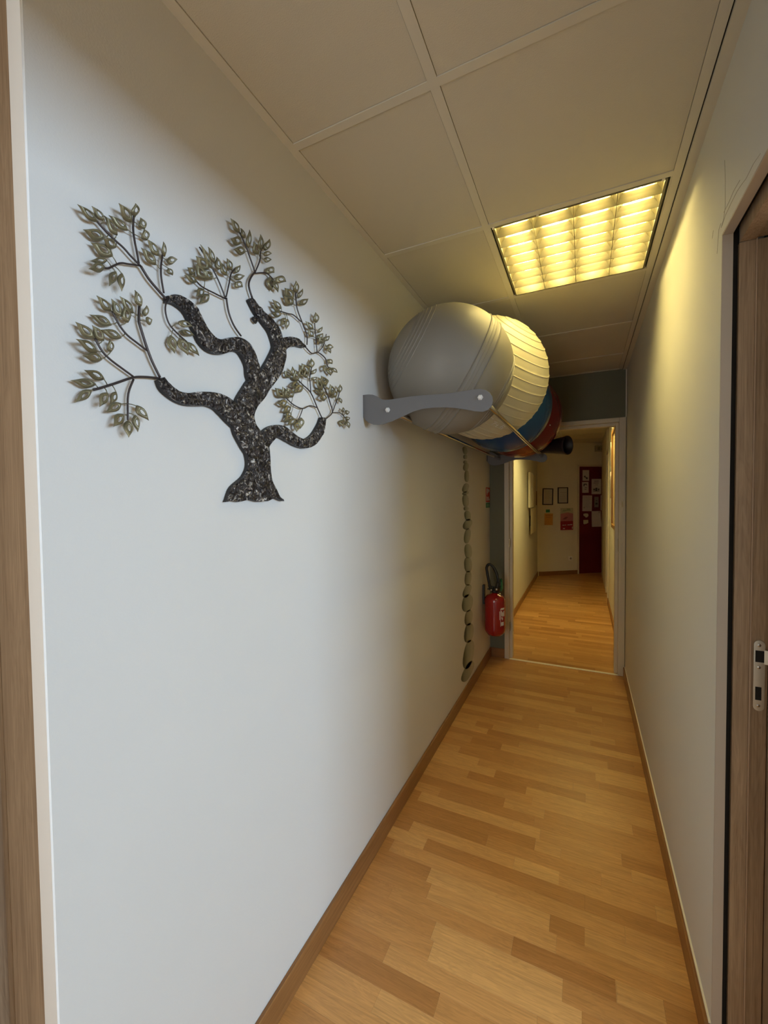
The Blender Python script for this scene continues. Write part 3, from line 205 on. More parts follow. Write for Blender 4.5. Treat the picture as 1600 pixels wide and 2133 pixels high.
# ------------------------------------------------------------------ object helpers
def link(name, verts, faces, m, parent=None, smooth=False, loc=None):
    me = bpy.data.meshes.new(name); me.from_pydata([tuple(v) for v in verts], [], faces); me.update()
    bm = bmesh.new(); bm.from_mesh(me); bmesh.ops.recalc_face_normals(bm, faces=bm.faces); bm.to_mesh(me); bm.free()
    ms = m if isinstance(m, (list, tuple)) else [m]
    for q in ms: me.materials.append(q)
    if smooth:
        for p in me.polygons: p.use_smooth = True
    o = bpy.data.objects.new(name, me); COL.objects.link(o)
    if parent is not None: o.parent = parent
    if loc is not None: o.location = loc
    return o
class MB:
    def __init__(s): s.v = []; s.f = []
    def add(s, v, f):
        k = len(s.v); s.v += [tuple(x) for x in v]; s.f += [tuple(i+k for i in q) for q in f]; return s
    def box(s, x0, x1, y0, y1, z0, z1):
        v = [(x0,y0,z0),(x1,y0,z0),(x1,y1,z0),(x0,y1,z0),(x0,y0,z1),(x1,y0,z1),(x1,y1,z1),(x0,y1,z1)]
        return s.add(v, [(0,3,2,1),(4,5,6,7),(0,1,5,4),(1,2,6,5),(2,3,7,6),(3,0,4,7)])
    def prism(s, poly, fn0, fn1):
        n = len(poly); v = [fn0(*p) for p in poly] + [fn1(*p) for p in poly]
        return s.add(v, [tuple(range(n)), tuple(range(2*n-1, n-1, -1))] + [(i, (i+1) % n, n+(i+1) % n, n+i) for i in range(n)])
    def tube(s, pts, rad, n=8, caps=True):
        P = [Vector(p) for p in pts]; R = rad if isinstance(rad, (list, tuple)) else [rad]*len(P)
        up = Vector((0.31, 0.17, 0.93)); v = []; f = []
        for i, p in enumerate(P):
            t = (P[min(i+1, len(P)-1)]-P[max(i-1, 0)]).normalized()
            a = t.cross(up).normalized(); b = t.cross(a)
            for k in range(n):
                an = 2*PI*k/n; v.append(p+(a*math.cos(an)+b*math.sin(an))*R[i])
        for i in range(len(P)-1):
            for k in range(n): f.append((i*n+k, i*n+(k+1) % n, (i+1)*n+(k+1) % n, (i+1)*n+k))
        if caps: f += [tuple(range(n)), tuple(range((len(P)-1)*n, len(P)*n))[::-1]]
        return s.add(v, f)
    def lathe(s, prof, n=32, origin=(0,0,0), A=Vector((0,0,1)), capped=True):
        A = Vector(A).normalized(); u = A.cross(Vector((0.9,0.1,0.43))).normalized(); w_ = A.cross(u); O = Vector(origin)
        v = []; f = []
        for r, h in prof:
            for k in range(n):
                an = 2*PI*k/n; v.append(O+A*h+(u*math.cos(an)+w_*math.sin(an))*r)
        for i in range(len(prof)-1):
            for k in range(n): f.append((i*n+k, i*n+(k+1) % n, (i+1)*n+(k+1) % n, (i+1)*n+k))
        if capped: f += [tuple(range(n))[::-1], tuple(range((len(prof)-1)*n, len(prof)*n))]
        return s.add(v, f)
    def build(s, name, m, parent=None, smooth=False, loc=None): return link(name, s.v, s.f, m, parent, smooth, loc)
def box(name, x0, x1, y0, y1, z0, z1, m, parent=None): return MB().box(x0, x1, y0, y1, z0, z1).build(name, m, parent)
def tag(o, label=None, cat=None, group=None, kind=None):
    if label: o['label'] = label
    if cat: o['category'] = cat
    if group: o['group'] = group
    if kind: o['kind'] = kind
    return o
def thing(name, label, cat, loc=(0,0,0), group=None, kind=None, rot=0):
    o = bpy.data.objects.new(name, None); COL.objects.link(o); o.location = loc; o.empty_display_size = 0.05
    o.rotation_euler = (0, 0, rot)
    return tag(o, label, cat, group, kind)
def struct(o): o['kind'] = 'structure'; return o
def bevel(o, wd=0.002, seg=2):
    b = o.modifiers.new('bevel', 'BEVEL'); b.width = wd; b.segments = seg; b.limit_method = 'ANGLE'; return o

WX, RX, EY = -0.765, 0.30, 3.80
# ================================================================== SETTING
# ---- floor with its laminate strips
floor = struct(box('floor', -1.0, 4.4, -2.1, 9.6, -0.06, -0.004, M['floor_base']))
PW = 0.0635
def pick(t): return STRIP[min(range(len(TONES)), key=lambda i: abs(TONES[i]-t))]
rr = random.Random(11)
def row_pieces(k, xa, xb):
    """joints of one row: the ones read off the photograph, filled up with ordinary staggered ones"""
    js = ROWS.get(k, [])
    out = []; x = xa; cur = js[0][1] if js else rr.uniform(-0.9, 0.9)
    cuts = [(x_, b) for x_, a, b in js if xa+0.03 < x_ < xb-0.03]
    if not cuts:
        x_ = xa + rr.uniform(0.12, 0.5)
        while x_ < xb-0.05: cuts.append((x_, max(-1.2, min(1.1, rr.gauss(0, 0.62))))); x_ += rr.uniform(0.32, 0.52)
    else:
        full = []
        prev = xa
        for x_, b in cuts:
            full.append((x_, b)); prev = x_
        if xb-prev > 0.62: full.append((prev+rr.uniform(0.38, 0.5), rr.uniform(-0.5, 0.6)))
        if full[0][0]-xa > 0.7: full.insert(0, (full[0][0]-rr.uniform(0.36, 0.48), cur)); cur = rr.uniform(-0.4, 0.4)
        cuts = sorted(full)
    for x_, b in cuts:
        out.append((x, x_, cur)); x = x_; cur = b
    out.append((x, xb, cur))
    return out
def strip(x0, x1, y0, y1, t, parent, mb=None):
    g = 0.00012
    cx, cy = (x0+x1)/2, (y0+y1)/2; a, b = (x1-x0)/2-g, (y1-y0)/2-g; c = 0.0004
    v = [(-a,-b,-.004),(a,-b,-.004),(a,b,-.004),(-a,b,-.004),(-a,-b,-c),(a,-b,-c),(a,b,-c),(-a,b,-c),(-a+c,-b+c,0),(a-c,-b+c,0),(a-c,b-c,0),(-a+c,b-c,0)]
    f = [(0,1,5,4),(1,2,6,5),(2,3,7,6),(3,0,4,7),(4,5,9,8),(5,6,10,9),(6,7,11,10),(7,4,8,11),(8,9,10,11)]
    return link('floor_strip', v, f, pick(t), parent, loc=(cx, cy, 0))
k0 = int(math.floor((0.28-1.182)/PW)); k1 = int(math.floor((EY-1.182)/PW))
for k in range(k0, k1+1):
    ya = 1.182+k*PW; yb = min(ya+PW, EY-0.004)
    if yb-ya < 0.01: continue
    xb = RX if ya > 1.24 else 0.42
    for x0, x1, t in row_pieces(k, WX, xb): strip(x0, x1, ya, yb, t*0.76+0.1+rr.uniform(-.12, .12), floor)
# near end of the corridor and side room behind the lens, back corridor: joined small pieces
def stuff_floor(xa, xb, y0, y1, seed, tall=False):
    r2 = random.Random(seed); mbs = [MB() for _ in STRIP]; y = y0
    while y < y1-0.01:
        x = xa; first = True; yy = min(y+PW, y1)
        while x < xb-0.001:
            ln = r2.uniform(0.1, 0.45) if first else r2.uniform(0.3, 0.55); first = False
            x2 = min(xb, x+ln); t = max(-1.2, min(1.2, r2.gauss(0, 0.6)))
            i = min(range(len(TONES)), key=lambda j: abs(TONES[j]-t))
            mbs[i].box(x+.0004, x2-.0004, y+.0004, yy-.0004, -.0035, 0); x = x2
        y += PW
    v = []; f = []; mi = []
    for i, b in enumerate(mbs):
        k = len(v); v += b.v; f += [tuple(q+k for q in ff) for ff in b.f]; mi += [i]*len(b.f)
    me = bpy.data.meshes.new('floor_strip'); me.from_pydata(v, [], f)
    for s_ in STRIP: me.materials.append(s_)
    me.polygons.foreach_set('material_index', mi); me.update()
    o = bpy.data.objects.new('floor_strip', me); COL.objects.link(o); o.parent = floor; o['kind'] = 'stuff'
stuff_floor(WX, 1.3, EY+0.012, 9.5, 5)
stuff_floor(-0.9, 0.42, -2.0, 1.182+k0*PW, 6)
box('threshold_bar', -0.595, 0.255, EY-0.014, EY+0.012, -0.002, 0.0035, M['pale_strip'], floor)

# ---- walls
wl = struct(MB().box(WX-0.04, WX, 0.355, 8.10, 0, CEIL+0.06).box(WX-0.15, WX-0.04, 0.47, 8.10, 0, CEIL+0.06)
            .box(WX-0.15, WX, -2.0, -0.55, 0, CEIL+0.06).box(WX-0.15, WX, -0.55, 0.355, 2.22+0.26, CEIL+0.06).build('wall_left', M['wall']))
wr = struct(MB().box(RX, RX+0.022, 1.289, 6.35, 0, CEIL+0.06).box(RX, RX+0.022, -0.35, 1.289, 2.072, CEIL+0.06)
            .box(RX, RX+0.10, -2.0, -0.35, 0, CEIL+0.06).box(RX+0.022, RX+0.10, 1.36, 6.35, 0, CEIL+0.06).box(RX+0.022, RX+0.10, -0.35, 1.36, 2.13, CEIL+0.06).build('wall_right', M['wall']))
CRACKS = [[(1.296, 2.093), (1.275, 2.102), (1.265, 2.123), (1.267, 2.183), (1.274, 2.238)], [(1.289, 2.093), (1.261, 2.102), (1.221, 2.104), (1.177, 2.104), (1.148, 2.099), (1.121, 2.093), (1.081, 2.094), (1.043, 2.087)], [(1.328, 2.047), (1.322, 2.074), (1.315, 2.099), (1.297, 2.104)], [(1.376, 2.111), (1.364, 2.125)], [(1.276, 2.117), (1.234, 2.117), (1.202, 2.12), (1.161, 2.116)]]
for c_ in CRACKS:
    MB().tube([(RX-0.0001, y, min(z, CEIL-0.02)) for y, z in c_], 0.0007, 5).build('plaster_crack', M['crack'], wr)
# end wall with the white-framed doorway
struct(MB().box(WX, -0.630, EY, EY+0.09, 0, CEIL).box(-0.630, 0.285, EY, EY+0.09, 2.055, CEIL).box(0.285, RX, EY, EY+0.09, 0, CEIL).build('wall_end', M['green']))
t1 = struct(MB().box(-0.636, -0.596, EY-0.014, EY+0.10, 0, 2.062).box(0.250, 0.297, EY-0.014, EY+0.10, 0, 2.062).box(-0.596, 0.250, EY-0.014, EY+0.10, 2.028, 2.062).build('trim_1', M['white_frame']))
tag(t1, 'white painted door frame around the open doorway at the corridor end'); bevel(t1, 0.003)
st = MB().box(-0.596, -0.572, EY+0.03, EY+0.10, 0, 2.028).box(0.226, 0.250, EY+0.03, EY+0.10, 0, 2.028).box(-0.572, 0.226, EY+0.03, EY+0.10, 2.004, 2.028).build('door_stop', M['white_frame'], t1); bevel(st, 0.002)
MB().box(-0.626, -0.612, EY-0.019, EY-0.014, 0.01, 2.05).box(-0.606, -0.599, EY-0.017, EY-0.014, 0.01, 2.04).box(0.262, 0.272, EY-0.019, EY-0.014, 0.01, 2.04).box(0.280, 0.290, EY-0.019, EY-0.014, 0.01, 2.05).box(-0.59, 0.25, EY-0.019, EY-0.014, 2.044, 2.053).build('frame_moulding', M['white_frame'], t1)
for z in (0.27, 1.02): MB().tube([(-0.592, EY-0.010, z), (-0.592, EY-0.010, z+0.045)], 0.005, 8).box(-0.596, -0.590, EY-0.008, EY+0.02, z-0.02, z+0.055).build('hinge', M['handle'], t1)
box('strike', 0.2465, 0.2495, EY-0.004, EY+0.022, 1.0, 1.10, M['handle'], t1)
box('wall_catch', 0.268, 0.278, EY-0.024, EY-0.018, 1.355, 1.40, M['handle'], t1)
struct(MB().box(0.293, RX, EY-0.006, EY, 2.062, CEIL).build('trim_2', M['rail']))
# room beyond the doorway: angled back wall with the red door
A0 = Vector((-0.738, 8.075, 0)); AD = Vector((1.096, 0.803, 0)).normalized(); AN = Vector((AD.y, -AD.x, 0))
ANG = math.atan2(AD.y, AD.x)
def diag_box(name, s0, s1, d0, d1, z0, z1, m, parent=None):
    """box on the angled wall: s along it, d out of it towards the corridor"""
    P = [A0+AD*s0+AN*d0, A0+AD*s1+AN*d0, A0+AD*s1+AN*d1, A0+AD*s0+AN*d1]
    v = [(p.x, p.y, z0) for p in P]+[(p.x, p.y, z1) for p in P]
    return link(name, v, [(0,3,2,1),(4,5,6,7),(0,1,5,4),(1,2,6,5),(2,3,7,6),(3,0,4,7)], m, parent)
def diag_merge(name, lst, m, parent=None):
    mb = MB()
    for s0, s1, d0, d1, z0, z1 in lst:
        P = [A0+AD*s0+AN*d0, A0+AD*s1+AN*d0, A0+AD*s1+AN*d1, A0+AD*s0+AN*d1]
        mb.add([(p.x, p.y, z0) for p in P]+[(p.x, p.y, z1) for p in P], [(0,3,2,1),(4,5,6,7),(0,1,5,4),(1,2,6,5),(2,3,7,6),(3,0,4,7)])
    return mb.build(name, m, parent)
struct(diag_merge('wall_back', [(-0.06, 0.795, -0.08, 0, 0, CEIL), (0.795, 1.66, -0.08, 0, 2.02, CEIL), (1.66, 2.2, -0.08, 0, 0, CEIL)], M['wallback']))
d1 = struct(diag_merge('door_1', [(0.812, 1.64, -0.05, -0.012, 0.004, 2.0)], M['doorred']))
tag(d1, 'dark wine-red door covered with papers')
for z in (0.25, 1.0, 1.72): diag_box('hinge', 0.806, 0.822, -0.012, -0.002, z, z+0.09, M['steel'], d1)
t3 = struct(diag_merge('trim_3', [(0.780, 0.812, -0.06, 0.012, 0, 2.015), (1.64, 1.672, -0.06, 0.012, 0, 2.015), (0.780, 1.672, -0.06, 0.012, 2.0, 2.035)], M['white_frame']))
struct(diag_merge('baseboard_back', [(0.0, 0.78, 0, 0.012, 0, 0.075)], M['skirtx']))
# right side past the doorway: opening with white jambs, closing wall far right
struct(MB().box(0.30, 0.40, 7.07, 8.84, 0, CEIL).box(1.30, 1.40, 3.9, 9.5, 0, CEIL).box(0.40, 1.30, 3.9, 4.0, 0, CEIL).build('wall_back_right', M['wallback']))
struct(MB().box(0.288, 0.312, 6.30, 6.36, 0, 2.06).box(0.296, 0.40, 7.03, 7.07, 0, 2.06).box(0.292, 0.40, 6.30, 7.07, 2.06, 2.10).build('trim_4', M['white_frame']))
# small rooms either side of and behind the lens
struct(MB().box(4.28, 4.38, -1.9, -1.02, 0, CEIL).box(4.28, 4.38, 1.62, 2.9, 0, CEIL).box(4.28, 4.38, -1.02, 1.62, 0, 1.46).box(4.28, 4.38, -1.02, 1.62, 2.34, CEIL)
       .box(0.44, 4.38, 2.8, 2.9, 0, CEIL).box(0.44, 0.50, 1.25, 2.8, 0, CEIL).box(0.40, 4.38, -2.0, -1.9, 0, CEIL).build('wall_side_room', M['wall']))
wn = struct(MB().box(4.24, 4.30, -1.05, -0.99, 1.44, 2.36).box(4.24, 4.30, 1.59, 1.65, 1.44, 2.36).box(4.24, 4.30, -1.05, 1.65, 1.42, 1.48).box(4.24, 4.30, -1.05, 1.65, 2.32, 2.38).build('window_1', M['plaster']))
struct(MB().box(-0.765, -0.74, -2.08, -2.0, 0, CEIL).box(-0.34, 0.42, -2.08, -0.85, 0, CEIL).box(-0.74, -0.34, -2.08, -2.0, 0, 0.62).box(-0.74, -0.34, -2.08, -2.0, 2.28, CEIL).build('wall_near_with_blocker', M['wall']))  # deep right-hand block added unseen to keep end-window light off the right return
struct(MB().box(-0.76, -0.73, -2.04, -1.96, 0.6, 2.3).box(-0.36, -0.33, -2.04, -1.96, 0.6, 2.3).box(-0.73, -0.36, -2.04, -1.96, 0.6, 0.64).box(-0.73, -0.36, -2.04, -1.96, 2.26, 2.3).build('window_2', M['plaster']))
struct(box('floor_side_room', 0.42, 4.3, -1.9, 2.8, -0.05, -0.001, STRIP[4]))
struct(box('ceiling_side_room', RX+0.1, 4.4, -1.9, 2.9, CEIL, CEIL+0.05, M['tile']))

# ---- door jambs in oak
# right doorway: plaster return with shade in its colour, black shadow gap, oak jamb with the strike plate
struct(box('trim_5', RX+0.0005, RX+0.0215, 1.2862, 1.2892, 0.0, 2.0715, M['shaded_return']))
struct(box('trim_6', RX+0.0005, RX+0.0215, -0.35, 1.289, 2.0686, 2.0716, M['shaded_return']))
struct(MB().box(RX+0.022, RX+0.036, 1.30, 1.36, 0, 2.13).box(RX+0.022, RX+0.036, -0.35, 1.36, 2.085, 2.13).build('trim_7', M['gap']))
t8 = struct(MB().box(0.334, 0.3655, 1.289, 1.34, 0, 2.045).box(0.3655, 0.401, 1.292, 1.34, 0, 2.045).build('trim_8', M['oak']))
tag(t8, 'grey-brown oak door jamb at the right edge of the corridor'); bevel(t8, 0.0015)
hd = MB().box(0.334, 0.3655, -0.35, 1.289, 2.045, 2.10).box(0.3655, 0.401, -0.35, 1.292, 2.049, 2.10).build('head_lining', M['oak'], t8)
box('rebate_edge', 0.3650, 0.3676, 1.2872, 1.2925, 0.0, 2.047, M['pale_strip'] if False else wood('pale_oak_edge', (0.50,0.37,0.26), (0.38,0.26,0.17), 2, grain=90), t8)
box('jamb_light_block', 0.4025, 0.440, 1.20, 1.34, 0, 2.10, M['oak'], t8)  # block added beyond the jamb to shade it from the side window
# strike plate
def strike_plate():
    zc = 1.0; n = 8; poly = []
    x0, x1, z0, z1 = 0.3735, 0.3950, 0.915, 1.088; r = (x1-x0)/2; cx = (x0+x1)/2
    for i in range(n+1): a = PI*i/n; poly.append((cx+r*math.cos(a), z1-r+r*math.sin(a)))
    for i in range(n+1): a = PI+PI*i/n; poly.append((cx+r*math.cos(a), z0+r+r*math.sin(a)))
    sp = MB().prism(poly, lambda x, z: (x, 1.2895, z), lambda x, z: (x, 1.2918, z)).build('strike_plate', M['steel'], t8)
    box('latch_opening', 0.3768, 0.3930, 1.2886, 1.2896, 1.035, 1.063, M['gap'], sp)
    box('bolt_opening', 0.3775, 0.3890, 1.2886, 1.2896, 0.942, 0.974, M['gap'], sp)
    MB().add([(0.393,1.2893,1.031),(0.393,1.2893,1.065),(0.412,1.283,1.065),(0.412,1.283,1.031),(0.393,1.2905,1.031),(0.393,1.2905,1.065),(0.412,1.2845,1.065),(0.412,1.2845,1.031)],
             [(0,1,2,3),(7,6,5,4),(0,4,5,1),(1,5,6,2),(2,6,7,3),(3,7,4,0)]).build('lip', M['steel'], sp)
    for z in (1.076, 1.022, 0.928):
        s = MB().lathe([(0.0001,0),(0.0030,0.0),(0.0038,-0.0008),(0.0038,-0.0016)], 12, (cx-0.0005, 1.2884, z), (0,-1,0)).build('screw', M['chrome'], sp, True)
        MB().box(cx-0.0009, cx+0.0001, 1.2875, 1.2883, z-0.0012, z+0.0012).build('screw_slot', M['gap'], sp)
strike_plate()
# left doorway: return with light put into its white, and oak jamb
struct(box('trim_9', WX-0.0385, WX-0.0005, 0.3520, 0.3555, 0, 2.46, M['lit_return']))
t10 = struct(MB().box(-0.905, -0.8045, 0.353, 0.44, 0, 2.46).box(-0.915, -0.905, 0.360, 0.44, 0, 2.46).box(-0.944, -0.915, 0.356, 0.44, 0, 2.46).build('trim_10', M['oak']))
tag(t10, 'grey-brown oak door jamb at the left edge of the picture'); bevel(t10, 0.0015)
struct(box('door_2', -0.955, -0.93, -0.62, 0.40, 0, 2.46, M['oak']))

# ---- skirting boards
def skirt(name, x0, x1, y0, y1, h, m, top=None):
    o = struct(bevel(box(name, x0, x1, y0, y1, 0, h, m), 0.0025)); return o
skirt('baseboard_left', WX, WX+0.012, 0.37, EY, 0.084, M['skirt'])
skirt('baseboard_end', WX+0.012, -0.636, EY-0.012, EY, 0.084, M['skirtx'])
br = skirt('baseboard_right', RX-0.014, RX, 1.289, EY-0.02, 0.078, M['skirt'])
box('top_edge', RX-0.0050, RX, 1.289, EY-0.02, 0.0778, 0.0815, M['pale_strip'], br)  # thin paler line along the top of the skirting
skirt('baseboard_back_left', WX, WX+0.012, EY+0.1, 8.06, 0.08, M['skirt'])
skirt('baseboard_back_right', RX-0.012, RX, EY+0.1, 6.30, 0.08, M['skirt'])

# ---- suspended ceiling: slab, wall angles, rails and tiles
ceil = struct(box('ceiling', -1.0, 1.4, -2.1, 9.6, CEIL+0.13, CEIL+0.17, M['tile']))
XL0, XL1, XR0, XR1 = WX, -0.343, -0.319, 0.246
LY0, LY1 = 1.600, 2.182
ty = [0.981-0.6*3, 0.981-0.6*2, 0.981-0.6, 0.981, 1.577, 2.182, 2.797, 3.385]
def rail(x0, x1, y0, y1): return box('ceiling_rail', x0, x1, y0, y1, CEIL, CEIL+0.006, M['rail'], ceil)
rail(XL0, XL0+0.024, 0.30, EY); rail(XR1, XR1+0.024, -1.9, EY); rail(XL1, XR0, -1.9, EY)
ys = []
for y in ty:
    rail(XL0+0.024, XL1, y, y+0.023); rail(XR0, XR1, y, y+0.023)
rail(XL0+0.024, XL1, EY-0.023, EY); rail(XR0, XR1, EY-0.023, EY)
edges = [-1.9]+ty+[EY-0.023]
for i in range(len(edges)-1):
    a = edges[i]+(0.023 if i else 0); b = edges[i+1]
    for x0, x1 in ((XL0+0.024, XL1), (XR0, XR1)):
        if x0 > -0.4 and abs(a-1.600) < 0.01: continue
        box('ceiling_tile', x0+0.0012, x1-0.0012, a+0.0012, b-0.0012, CEIL+0.0025, CEIL+0.016, M['tile'], ceil)
fs = box('edge_filler', XR1+0.0275, RX+0.004, 0.0, EY, CEIL-0.006, CEIL+0.010, M['rail'], ceil)
box('edge_gap', XR1+0.0235, XR1+0.0280, -1.9, EY, CEIL+0.004, CEIL+0.02, M['gap'], ceil)
box('plenum_skirt', XL0-0.14, XL0, -1.9, 0.36, CEIL, CEIL+0.02, M['rail'], ceil)
# ceiling past the doorway
y = EY+0.1
bl = [EY+0.1, 4.40, 5.00, 5.60, 6.20, 6.80, 7.40, 8.00, 8.60, 9.4]
for i in range(len(bl)-1):
    for x0, x1 in ((WX, -0.343), (-0.319, 0.30), (0.324, 0.80), (0.824, 1.3)):
        if x0 == -0.319 and abs(bl[i]-5.00) < 0.01: continue
        box('ceiling_tile', x0+0.0012, x1-0.0012, bl[i]+0.024, bl[i+1]-0.001, CEIL+0.0025, CEIL+0.016, M['tile'], ceil)
for yy in bl[:-1]: box('ceiling_rail', WX, 1.3, yy, yy+0.023, CEIL, CEIL+0.006, M['rail'], ceil)
for xx in (-0.343, 0.300, 0.80): box('ceiling_rail', xx, xx+0.024, EY+0.1, 9.4, CEIL, CEIL+0.006, M['rail'], ceil)

# ================================================================== THINGS
# ---- ceiling lights: housing, louvre of lamellae, four tubes
def ceiling_light(x0, x1, y0, y1, label, tube='tube'):
    cx, cy = (x0+x1)/2, (y0+y1)/2
    t = thing('ceiling_light', label, 'light', (cx, cy, CEIL), 'recessed louvre ceiling lights')
    W, D = (x1-x0)/2, (y1-y0)/2; hh = 0.095
    # housing: inner white box open below
    MB().box(-W, W, -D, D, hh, hh+0.004).box(-W-0.004, -W, -D, D, 0.002, hh+0.004).box(W, W+0.004, -D, D, 0.002, hh+0.004).box(-W, W, -D-0.004, -D, 0.002, hh+0.004).box(-W, W, D, D+0.004, 0.002, hh+0.004).build('housing', M['lampwhite'], t)
    g = 0.010
    # dark gap round the louvre, and the louvre's own rim, very slightly askew in the opening
    for a in (-W, W-0.003): box('gap_strip', a, a+0.003, -D, D, 0.004, 0.03, M['gap'], t)
    w2, d2 = W-g, D-0.004; z0, z1 = 0.0, 0.036
    MB().box(-w2-0.003, -w2+0.004, -d2, d2, z0-0.001, z1).box(w2-0.004, w2+0.003, -d2, d2, z0-0.001, z1).box(-w2, w2, -d2-0.003, -d2+0.004, z0-0.001, z1).box(-w2, w2, d2-0.004, d2+0.003, z0-0.001, z1).build('louvre_rim', M['lamella'], t)
    nc, nr = 4, 8
    cw = 2*w2/nc; rh = 2*d2/nr
    for i in range(nc+1):
        x = -w2+i*cw
        # curved side reflector: thin at the bottom, wide at the top
        prof = [(0.0012, 0.0), (0.0035, 0.010), (0.008, 0.020), (0.015, 0.030), (0.024, 0.037)]
        poly = [(x-a if i > 0 else x, z) for a, z in prof]+[(x+a if i < nc else x, z) for a, z in reversed(prof)]
        MB().prism(poly, lambda a, z: (a, -d2, z+0.001), lambda a, z: (a, d2, z+0.001)).build('side_reflector', M['reflector'], t)
    for j in range(1, nr):
        y = -d2+j*rh
        for i in range(nc):
            xa, xb = -w2+i*cw, -w2+(i+1)*cw
            v = []
            for z, th, ins in ((0.001, 0.0007, 0.001), (0.018, 0.0025, 0.005), (0.034, 0.0055, 0.015)):
                v += [(xa+ins, y-th, z), (xb-ins, y-th, z), (xb-ins, y+th, z), (xa+ins, y+th, z)]
            f = [(0,3,2,1),(8,9,10,11)]
            for q in (0, 4): f += [(q, q+1, q+5, q+4), (q+1, q+2, q+6, q+5), (q+2, q+3, q+7, q+6), (q+3, q, q+4, q+7)]
            link('lamella', v, f, M['lamella'], t)
    for i in range(nc):
        x = -w2+(i+0.5)*cw
        MB().tube([(x, -d2+0.012, 0.060), (x, d2-0.012, 0.060)], 0.013, 14).build('lamp_tube', M[tube], t, True)
        for s in (-1, 1):
            MB().tube([(x, s*(d2-0.012), 0.060), (x, s*(d2-0.001), 0.060)], 0.0138, 14).build('tube_cap', M['lampwhite'], t, True)
    for x in (-w2, -w2/2+0.02, w2-0.01): box('clip', x-0.004, x+0.004, -d2-0.006, -d2+0.004, -0.003, 0.001, M['lampwhite'], t)
    return t
ceiling_light(-0.317, 0.243, 1.600, 2.181, 'lit square louvre ceiling light above the corridor, in front of the exercise balls')
ceiling_light(-0.317, 0.298, 5.024, 5.598, 'lit louvre ceiling light beyond the white door frame', 'tube2')

# ---- metal tree on the left wall
TX0, TX1 = WX+0.002, WX+0.017
tree = thing('metal_tree', 'hammered dark metal tree sculpture with bronze leaves hung on the white left wall', 'wall art', (WX, 0.84, 1.436))
def local(v): return (v[0]-WX, v[1]-0.84, v[2]-1.436)
def limb(name, key, dome=0.006, zig=False):
    L_, R_ = STROKES[key]; n = len(L_); C = 10; v = []; f = []
    amp = 0.0042 if key == 'trunk' else 0.0030
    prof = [(-1, 0.0), (-0.97, 0.55), (-0.85, 0.8)] + [(q, 1.0-0.25*abs(q)) for q in (-.6, -.3, 0, .3, .6)] + [(0.85, 0.8), (0.97, 0.55), (1, 0.0)]
    nw = len(prof)
    rows_ = []
    for i in range(n-1):
        for s in (0, .5): rows_.append((i, s))
    rows_.append((n-2, 1.0))
    zb = [(245,2),(290,-13),(350,22),(395,32),(450,12),(500,-23),(560,-18),(625,17),(660,12),(710,-18),(760,-13),(810,2),(890,-18)]
    for ri, (i, s) in enumerate(rows_):
        a = [L_[i][k]*(1-s)+L_[i+1][k]*s for k in (0, 1)]; b = [R_[i][k]*(1-s)+R_[i+1][k]*s for k in (0, 1)]
        for q, hgt in prof:
            u = (q+1)/2; y = a[0]*(1-u)+b[0]*u; z = a[1]*(1-u)+b[1]*u
            if zig and i < 5:
                fx = 265+u*610; dz = 0
                for kk in range(len(zb)-1):
                    if zb[kk][0] <= fx <= zb[kk+1][0]: tt = (fx-zb[kk][0])/(zb[kk+1][0]-zb[kk][0]); dz = zb[kk][1]*(1-tt)+zb[kk+1][1]*tt
                z += dz/5*0.0013*(1-i/5)
            nz = noise.noise(Vector((y*95, z*95, 3.1)))*amp+noise.noise(Vector((y*38, z*38, 7)))*amp*1.2
            edge = 0.0 if abs(q) > 0.96 else 1.0
            y += noise.noise(Vector((y*30, z*30, 1)))*0.002; 
            v.append(local((TX1-0.005+dome*hgt+nz*edge, y, z)))
    f = [(r*nw+c, r*nw+c+1, (r+1)*nw+c+1, (r+1)*nw+c) for r in range(len(rows_)-1) for c in range(nw-1)]
    face = link(name, v, f, M['hammer'], tree, True)
    # rim folded back to the wall
    ring = [r*nw for r in range(len(rows_))] + [(len(rows_)-1)*nw+c for c in range(1, nw)] + [r*nw+nw-1 for r in range(len(rows_)-2, -1, -1)] + [c for c in range(nw-2, 0, -1)]
    rv = [v[k] for k in ring]+[(0.002, v[k][1], v[k][2]) for k in ring]; m_ = len(ring)
    rf = [(k, (k+1) % m_, m_+(k+1) % m_, m_+k) for k in range(m_)]
    link('folded_rim', rv, rf, M['edge_dark'], face)
limb('trunk', 'trunk', zig=True)
for key in ('branchR', 'stub', 'branchUL', 'branchL', 'branchLR'): limb('branch', key)
for pts_, r in WIRES:
    MB().tube([local((WX+0.010, y, z)) for y, z in pts_], max(0.0011, r), 7).build('twig', M['wire'], tree, True)
box('hanging_tab', 0.004, 0.0055, -0.005-0.84+0.815, 0.018-0.84+0.815, 0.0, 0.001, M['edge_dark'], tree)
tb = MB()
_a = TAB
for k in range(4):
    p, q = _a[k], _a[(k+1) % 4]
    tb.tube([local((WX+0.008, p[0], p[1])), local((WX+0.008, q[0], q[1]))], 0.003, 6)
bpy.data.objects.remove(bpy.data.objects['hanging_tab']); tb.build('hanging_tab', M['edge_dark'], tree)
lr = random.Random(3)
